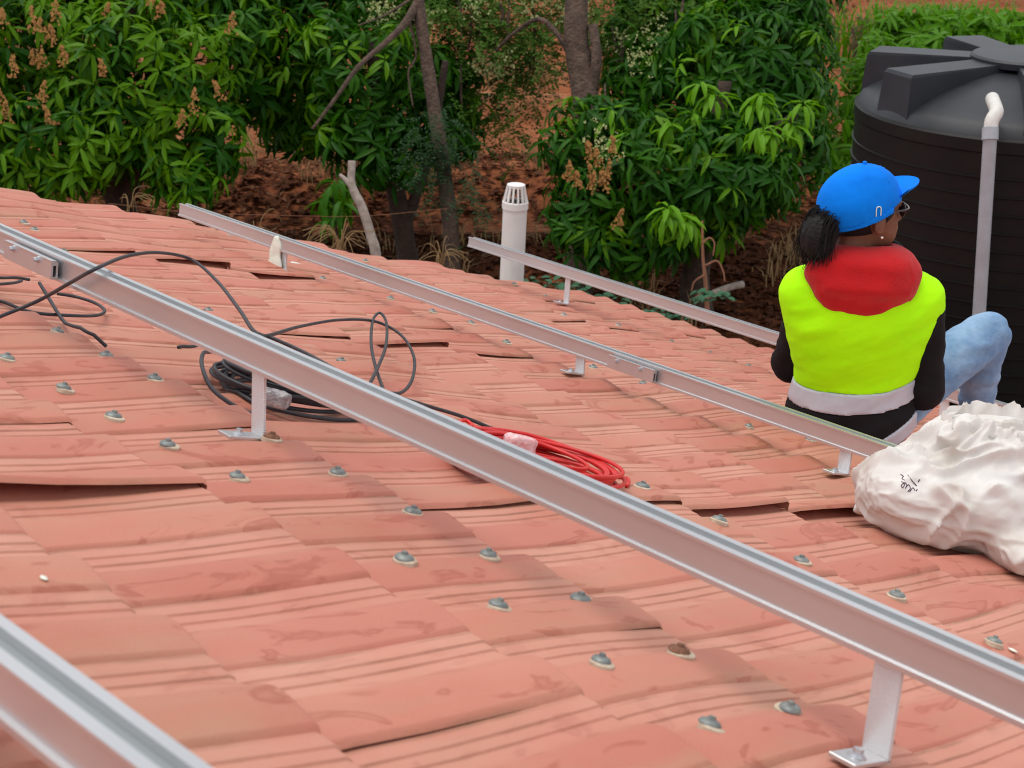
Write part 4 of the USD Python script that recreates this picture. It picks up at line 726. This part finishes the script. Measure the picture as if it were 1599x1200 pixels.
def sd_body(p):
    d = smin(sd_torso(p) + .02, sd_arms(p, -.012), .02); d = smin(d, sd_legs(p, -.010), .03); d = smin(d, sd_head(p), .02)
    for a, sd_ in ((RA, 1), (LA, -1)): d = smin(d, sd_hand(p, a[2], (-.25 * sd_, .95, -.1), -sd_), .006)
    return d
person = thing('person', 'person seated on the roof, back turned, blue cap and fluorescent yellow vest', 'person', loc=O)
obj('body', sdf_mesh(sd_body, (-.30, -.20, -.30), (.62, .72, .84), .0075), SKIN, person, True)
def ground_cut(p, d): return d
fold = lambda p, amp, sc, seed: (meshkit.fbm(p * sc, 3, seed) - .5) * 2 * amp
def sd_jacket(p):
    d = smin(sd_torso(p) - .012, sd_arms(p, .010), .02); d = d + fold(p, .007, np.array([16., 16, 24]), 3)
    top = .50 - p[:, 2]; d = np.maximum(d, -(s_ell(p, (.02, .02, .60), (.07, .07, .12)))); cut = np.linalg.norm(p - np.array(RA[2]), axis=1) - .05; cut2 = np.linalg.norm(p - np.array(LA[2]), axis=1) - .05
    d = np.maximum(d, np.maximum(-cut, -cut2)); hem = .012 + roof_z(p[:, 0], p[:, 1]) * .25 - p[:, 2]; return np.maximum(d, hem)
obj('jacket', sdf_mesh(sd_jacket, (-.30, -.20, -.04), (.32, .34, .58), .0075), BLACKC, person, True)
def vest_base(p, off): return sd_torso(p) - off + fold(np.stack([p[:, 0] + .35 * p[:, 2], p[:, 1], p[:, 2] - .45 * p[:, 0]], 1), .009, np.array([5., 5., 15.]), 8)
def armholes(p):
    r = s_cap(p, (.240, -.03, .365), (.228, -.03, .15), .066, .066); l = s_cap(p, (-.262, .05, .35), (-.250, .08, .15), .075, .070); return np.minimum(r, l)
def tilt(p): return p[:, 2] - .10 * 0 - .05 * (p[:, 0] - .02) - .10 * np.maximum(p[:, 0] - .06, 0)
def tilt2(p): return p[:, 2] - .02 * (p[:, 0] - .02) - .55 * np.maximum(p[:, 0] - .05, 0) - .25 * np.maximum(-.10 - p[:, 0], 0)
def sd_vest(p): 
    d = np.maximum(vest_base(p, .026), -armholes(p)); d = np.maximum(d, .225 - tilt(p)); return np.maximum(d, -s_ell(p, (.03, .03, .58), (.075, .09, .10)))
LOV, HIV = (-.26, -.20, -.02), (.30, .20, .58)
obj('vest', sdf_mesh(sd_vest, LOV, HIV, .006), VEST, person, True)
def shell(a, b, off): return lambda p: np.maximum(np.maximum(np.maximum(vest_base(p, off), -armholes(p)), a - tilt(p)), tilt(p) - b)
obj('reflective_band', sdf_mesh(shell(.168, .226, .029), LOV, HIV, .006), SILVER, person, True)
obj('vest_lower_panel', sdf_mesh(lambda p: np.maximum(shell(-.05, .169, .026)(p), .078 - tilt2(p)), LOV, HIV, .006), BLACKC, person, True)
obj('lower_reflective_band', sdf_mesh(lambda p: np.maximum(shell(-.05, .168, .030)(p), np.maximum(.022 - tilt2(p), tilt2(p) - .079)), LOV, HIV, .006), SILVER, person, True)
def sd_trim(p): return np.maximum(np.maximum(np.abs(armholes(p)) - .007, vest_base(p, .029)),   .23 - tilt(p))
obj('vest_trim', sdf_mesh(sd_trim, LOV, HIV, .005), BLACKC, person, True, kind='stuff')
def sd_hood(p):
    q = p - np.array([-.004, -.055, .548]); d = s_ell(q, (0, 0, .005), (.160, .092, .080)); d = smin(d, s_ell(q, (0.0, -.035, -.045), (.125, .056, .062)), .05); d = smin(d, s_ell(q, (.015, .06, .03), (.135, .09, .045)), .04)
    d = d + .006 * np.sin(q[:, 2] * 85 + 6 * q[:, 0]) * (np.abs(q[:, 0]) < .12) * .6 + fold(p, .006, 14.0, 2); return np.maximum(d, -s_ell(p, (.005, .03, .655), (.100, .095, .078)))
obj('hood', sdf_mesh(sd_hood, (-.24, -.24, .36), (.24, .14, .69), .006), REDF, person, True)
def sd_collar(p): return np.maximum(np.maximum(np.abs(np.sqrt(((p[:, 0] - .02) / 1.0) ** 2 + ((p[:, 1] - .01) / .9) ** 2) - .088) - .009, .52 - p[:, 2]), p[:, 2] - (.612 + .08 * (p[:, 1] - .0)))
obj('jacket_collar', sdf_mesh(sd_collar, (-.12, -.12, .49), (.16, .14, .66), .005), BLACKC, person, True)
def sd_jean(p):
    d = sd_legs(p, .009) + fold(p, .009, np.array([12., 12., 34.]), 6); d = smin(d, s_ell(p, (.03, .04, .09), (.15, .11, .10)), .03)
    return np.maximum(np.maximum(d, -(np.linalg.norm(p - np.array(AR), axis=1) - .045)), -(np.linalg.norm(p - np.array(AL), axis=1) - .045))
obj('jeans', sdf_mesh(sd_jean, (-.20, -.14, -.28), (.54, .66, .38), .0075), JEAN, person, True)
for aa in (AR, AL):
    aa = np.array(aa); fd = unit([.55, .6, -.21]); toe = aa + fd * .17; toe[2] = roof_z(toe[0], toe[1]) + .035; heel = aa - fd * .04; heel[2] = roof_z(heel[0], heel[1]) + .04
    f_ = lambda p, h=heel, q=toe, k=aa: np.maximum(smin(smin(s_cap(p, h, q, .040, .036), s_cap(p, k, (h + k) / 2, .042, .045), .03), s_cap(p, k, (q + h) / 2, .035, .035), .03), roof_z(p[:, 0], p[:, 1]) + .004 - p[:, 2])
    obj('shoe', sdf_mesh(f_, aa - [.12, .12, .16], aa + [.28, .28, .10], .007), SHOE, person, True)
def strands(n=420):
    g = np.random.default_rng(12); out = []
    for i in range(n):
        a, b = g.uniform(0, 6.28), g.random() ** .5; o = (-.105 + g.normal(0, .006), .040 * b * math.cos(a), -.002 + .030 * b * math.sin(a)); f = g.uniform(.05, .095)
        mid = (o[0] - f * .55, o[1] * 1.45 + g.normal(0, .006), o[2] * 1.3 - .010 + g.normal(0, .006)); end = (o[0] - f * .85 + g.normal(0, .012), o[1] * 1.6 + g.normal(0, .012), o[2] * 1.2 - .075 - g.uniform(0, .045))
        out.append(tube(spline([hp(*o), hp(*mid), hp(*end)], 4), np.linspace(.0016, .0006, 9), 4))
    return catm(out)
# head wear
capz = lambda q: .020 + .34 * q[:, 0] + .10 * np.abs(q[:, 1])          # rises to the front
def sd_skull(q, e): return s_ell(q, (-.018, 0, .026), (.106 + e, .076 + e, .096 + e))
def sd_hair(p):
    q = hl(p); d = np.maximum(sd_skull(q, .004), q[:, 0] - .050); d = np.maximum(d, -.085 - q[:, 2] + .5 * (q[:, 0] + .02)); d = np.maximum(d, -(s_ell(q, (-.004, .08, -.02), (.028, .03, .036))))
    tail = smin(s_ell(q, (-.130, -.004, -.024), (.046, .048, .038)), s_ell(q, (-.152, .002, -.064), (.042, .052, .050)), .04) + (meshkit.fbm(p * np.array([60., 60., 12.]), 2, 4) - .5) * .012
    return smin(d, tail, .015)
obj('hair', sdf_mesh(sd_hair, hc - [.26, .26, .17], hc + [.12, .12, .12], .0055), HAIR, person, True)
seam = lambda q: .0026 * np.exp(-(np.minimum(np.abs(np.sin(3 * np.arctan2(q[:, 1], q[:, 0] + .016))), 1) / .06) ** 2)
def sd_cap_(p):
    q = hl(p); d = sd_skull(q, .014) - seam(q) + fold(p, .003, 22.0, 5); d = smin(d, s_ell(q, (-.068, 0, .030), (.070, .074, .070)), .03); hole = s_ell(q, (-.135, 0, -.016), (.05, .038, .03)); d = np.maximum(d, -hole); return np.maximum(d, (capz(q) - .012) - q[:, 2])
hr_ = stage.GetPrimAtPath(str(person.GetPath()) + '/hair'); obj('hair_strands', strands(), HAIR, hr_, True, kind='stuff')
cp = obj('cap', sdf_mesh(sd_cap_, hc - [.16, .16, .08], hc + [.16, .16, .17], .005), CAP, person, True)
def sd_band(p): q = hl(p); return np.maximum(np.maximum(sd_skull(q, .017), np.abs(q[:, 2] - (capz(q) - .016)) - .009), q[:, 0] - .03)
obj('cap_strap', sdf_mesh(sd_band, hc - [.16, .16, .10], hc + [.16, .16, .12], .0045), CAP, person, True)
def brim():
    V, n, mth = [], 17, 7
    for lay in (0, 1):
        for i in range(n):
            a = (i / (n - 1) - .5) * 2.3
            for k in range(mth):
                t = k / (mth - 1); r = .088 + t * .072 * math.cos(a * .62) ** .5; f = math.cos(a * .86) * r; s = math.sin(a * .95) * .074 * (1 + .06 * t); z = .052 + .030 * t - .9 * s * s * 4 * (.35 + .3 * t) - .0045 * lay; V.append(hp(f, s, z))
    Fc = []; I = lambda l, i, k: l * n * mth + i * mth + k
    for i in range(n - 1):
        for k in range(mth - 1): Fc += [[I(0, i, k), I(0, i + 1, k), I(0, i + 1, k + 1)], [I(0, i, k), I(0, i + 1, k + 1), I(0, i, k + 1)], [I(1, i, k), I(1, i + 1, k + 1), I(1, i + 1, k)], [I(1, i, k), I(1, i, k + 1), I(1, i + 1, k + 1)]]
        k = mth - 1; Fc += [[I(0, i, k), I(0, i + 1, k), I(1, i + 1, k)], [I(0, i, k), I(1, i + 1, k), I(1, i, k)]]
    return np.array(V), np.array(Fc)
obj('brim', brim(), CAP, cp, 50)
bt = hp(-.016, 0, .142); obj('button', cyl(bt - [0, 0, .008], bt + [0, 0, .001], .007, .005, 14), CAP, cp, True)
g1 = tube(spline([hp(-.005, -.082, .012), hp(.03, -.080, .016), hp(.096, -.062, .014), hp(.116, 0, .016), hp(.096, .062, .014), hp(.03, .080, .016), hp(-.005, .082, .012)], 6), .0028, 6); fr = obj('sunglasses', g1, LENS, person, True)
for sg in (-1, 1):
    m = trimesh.creation.icosphere(2, 1.0); v = np.array(m.vertices) * [.006, .027, .022]; m.vertices = np.array([hp(.108 - abs(a[1] + sg * .034) * .35, a[1] + sg * .034, .006 + a[2]) + HF * a[0] for a in v]); obj('lens', m, LENS, fr, True)
er = trimesh.creation.icosphere(2, .0045); er.apply_translation(hp(-.004, .086, -.050)); obj('earring', er, GOLD, person, True)
lg = catm([tube(spline([hp(*q) for q in ((-.034, .0935, .014), (-.034, .092, .036), (-.027, .0915, .040), (-.020, .092, .036), (-.020, .0935, .016))], 5), .0016, 5)]); obj('cap_emblem', lg, SEAL, cp, True)

# ------------------------------------------------------------------ white sack leaning on the second rail
SK0 = R(*uv_at(1505, 862, 0), 0.0)
def sack():
    bot = lambda p: -(N[0] * p[:, 0] + N[1] * p[:, 1]) / N[2]
    def fill(p):                                                       # what is inside
        q = p.copy(); q[:, 2] = p[:, 2] - bot(p) * .8
        d = s_ell(q, (.020, .13, .080), (.195, .16, .092)); d = smin(d, s_ell(q, (-.095, .09, .068), (.100, .11, .072)), .03); d = smin(d, s_ell(q, (.135, .19, .140), (.140, .14, .095)), .06)
        d = smin(d, s_ell(q, (.125, .0, .028), (.080, .080, .046)), .02); d = smin(d, s_ell(q, (.095, .19, .195), (.115, .080, .045)), .07); return smin(d, s_ell(q, (.25, .16, .12), (.12, .14, .10)), .05)
    def core(p): return np.maximum(fill(p), bot(p) - .004 - p[:, 2])
    m = sdf_mesh(lambda p: np.maximum(fill(p) - .010, bot(p) - .012 - p[:, 2]), (-.30, -.20, -.16), (.46, .44, .34), .0045)
    m = trimesh.smoothing.filter_taubin(m, iterations=3); p = np.array(m.vertices); n = np.array(m.vertex_normals); h = p[:, 2] - bot(p)
    fb = lambda q, sd_, o=2: meshkit.fbm(q, o, sd_); crease = lambda x, k=1.0: np.clip(1 - np.abs(2 * x - 1) * k, 0, 1)
    wx = (fb(p * 7.0, 11) - .5) * .10; wy = (fb(p * 7.0 + 9.1, 12) - .5) * .10
    ang = np.arctan2(p[:, 1] - .17 + wy, (p[:, 0] - .09 + wx) * .8)
    f1 = crease(fb(np.stack([np.cos(ang) * 2.3 + 5, np.sin(ang) * 2.3 + 5, h * 2.2], 1), 3), 2.6)             # gathers running down from the mouth
    d1 = unit([.75, -.35, .55]); e1 = unit(np.cross(d1, [.2, .9, .1])); g1 = np.cross(d1, e1)
    f2 = crease(fb(np.stack([p @ d1 * 3.5 + wx * 6, p @ e1 * 12 + wy * 22, p @ g1 * 12], 1) + 3, 5), 2.8)      # long slanting folds
    d2 = unit([.9, .2, -.25]); e2 = unit(np.cross(d2, [.1, .3, .9])); g2 = np.cross(d2, e2)
    f3 = crease(fb(np.stack([p @ d2 * 6 + wy * 12, p @ e2 * 30 + wx * 40, p @ g2 * 30], 1) + 7, 6), 2.4)       # fine crumples towards the floor
    f4 = crease(fb(p * np.array([34., 34., 20.]) + wx[:, None] * 60, 9), 2.0)
    amp1 = np.clip((h - .03) / .16, 0, 1); amp3 = np.clip(1 - h / .20, .15, 1)
    w = .020 * f1 ** 2.2 * amp1 + .024 * f2 ** 2.4 + .009 * f3 ** 1.8 * amp3 + .0020 * f4 - .009 + .020 * (fb(p * 6.0, 14) - .5)
    m.vertices = p + n * (w * np.clip((h + .01) / .03, .2, 1))[:, None]; m = trimesh.smoothing.filter_taubin(m, iterations=1); m.apply_translation(SK0); return m
sk = thing('white_sack', 'bulging white cloth sack with purple scribble, slumped on the tiles beside the person', 'sack'); sm_ = sack(); obj('bag', sm_, SACK, sk, True)
def ruffle():
    V, Fc, n = [], [], 150; g = np.random.default_rng(5); rag = np.convolve(g.random(n + 20), np.ones(5) / 5, 'same')[:n]
    for k in range(6):
        t = k / 5
        for i in range(n):
            a = i * 2 * math.pi / n; rr = 1 + .10 * math.sin(7 * a + 1.3 * t) * t + .06 * math.sin(17 * a + 2 * t) * (t + .3); V.append([.095 + (.112 - .012 * t) * rr * math.cos(a), .175 + (.055 + .006 * t) * rr * math.sin(a), .196 + .036 * t * (.3 + .9 * rag[i]) + .012 * math.cos(a - 2.0)])
    for k in range(5):
        for i in range(n): j = (i + 1) % n; Fc += [[k * n + i, k * n + j, (k + 1) * n + j], [k * n + i, (k + 1) * n + j, (k + 1) * n + i]]
    m = trimesh.Trimesh(np.array(V) + SK0, Fc, process=False); return displace(m, .008, 22.0, 6)
obj('ruffled_mouth', ruffle(), SACK, sk, True)
tree_ = None
def on_sack(x, y):
    loc, _, _ = sm_.ray.intersects_location([CAM], [unit(ray(x, y))])
    return None if not len(loc) else loc[np.argmin(np.linalg.norm(loc - CAM, axis=1))] - unit(ray(x, y)) * .0008
for st in ([(1407, 741), (1411, 744), (1409, 748), (1413, 750)], [(1408, 752), (1413, 756), (1410, 762), (1408, 758), (1414, 754), (1417, 760)], [(1414, 763), (1419, 757), (1422, 763), (1418, 768)], [(1421, 768), (1426, 762), (1429, 766)], [(1418, 742), (1424, 750), (1432, 759)], [(1434, 753), (1437, 749), (1435, 751)], [(1431, 767), (1433, 764)]):
    pts = [on_sack(*q) for q in st]; pts = [p for p in pts if p is not None]
    if len(pts) > 1: obj('scribble', tube(spline(pts, 5), .0009, 5), INK, sk)
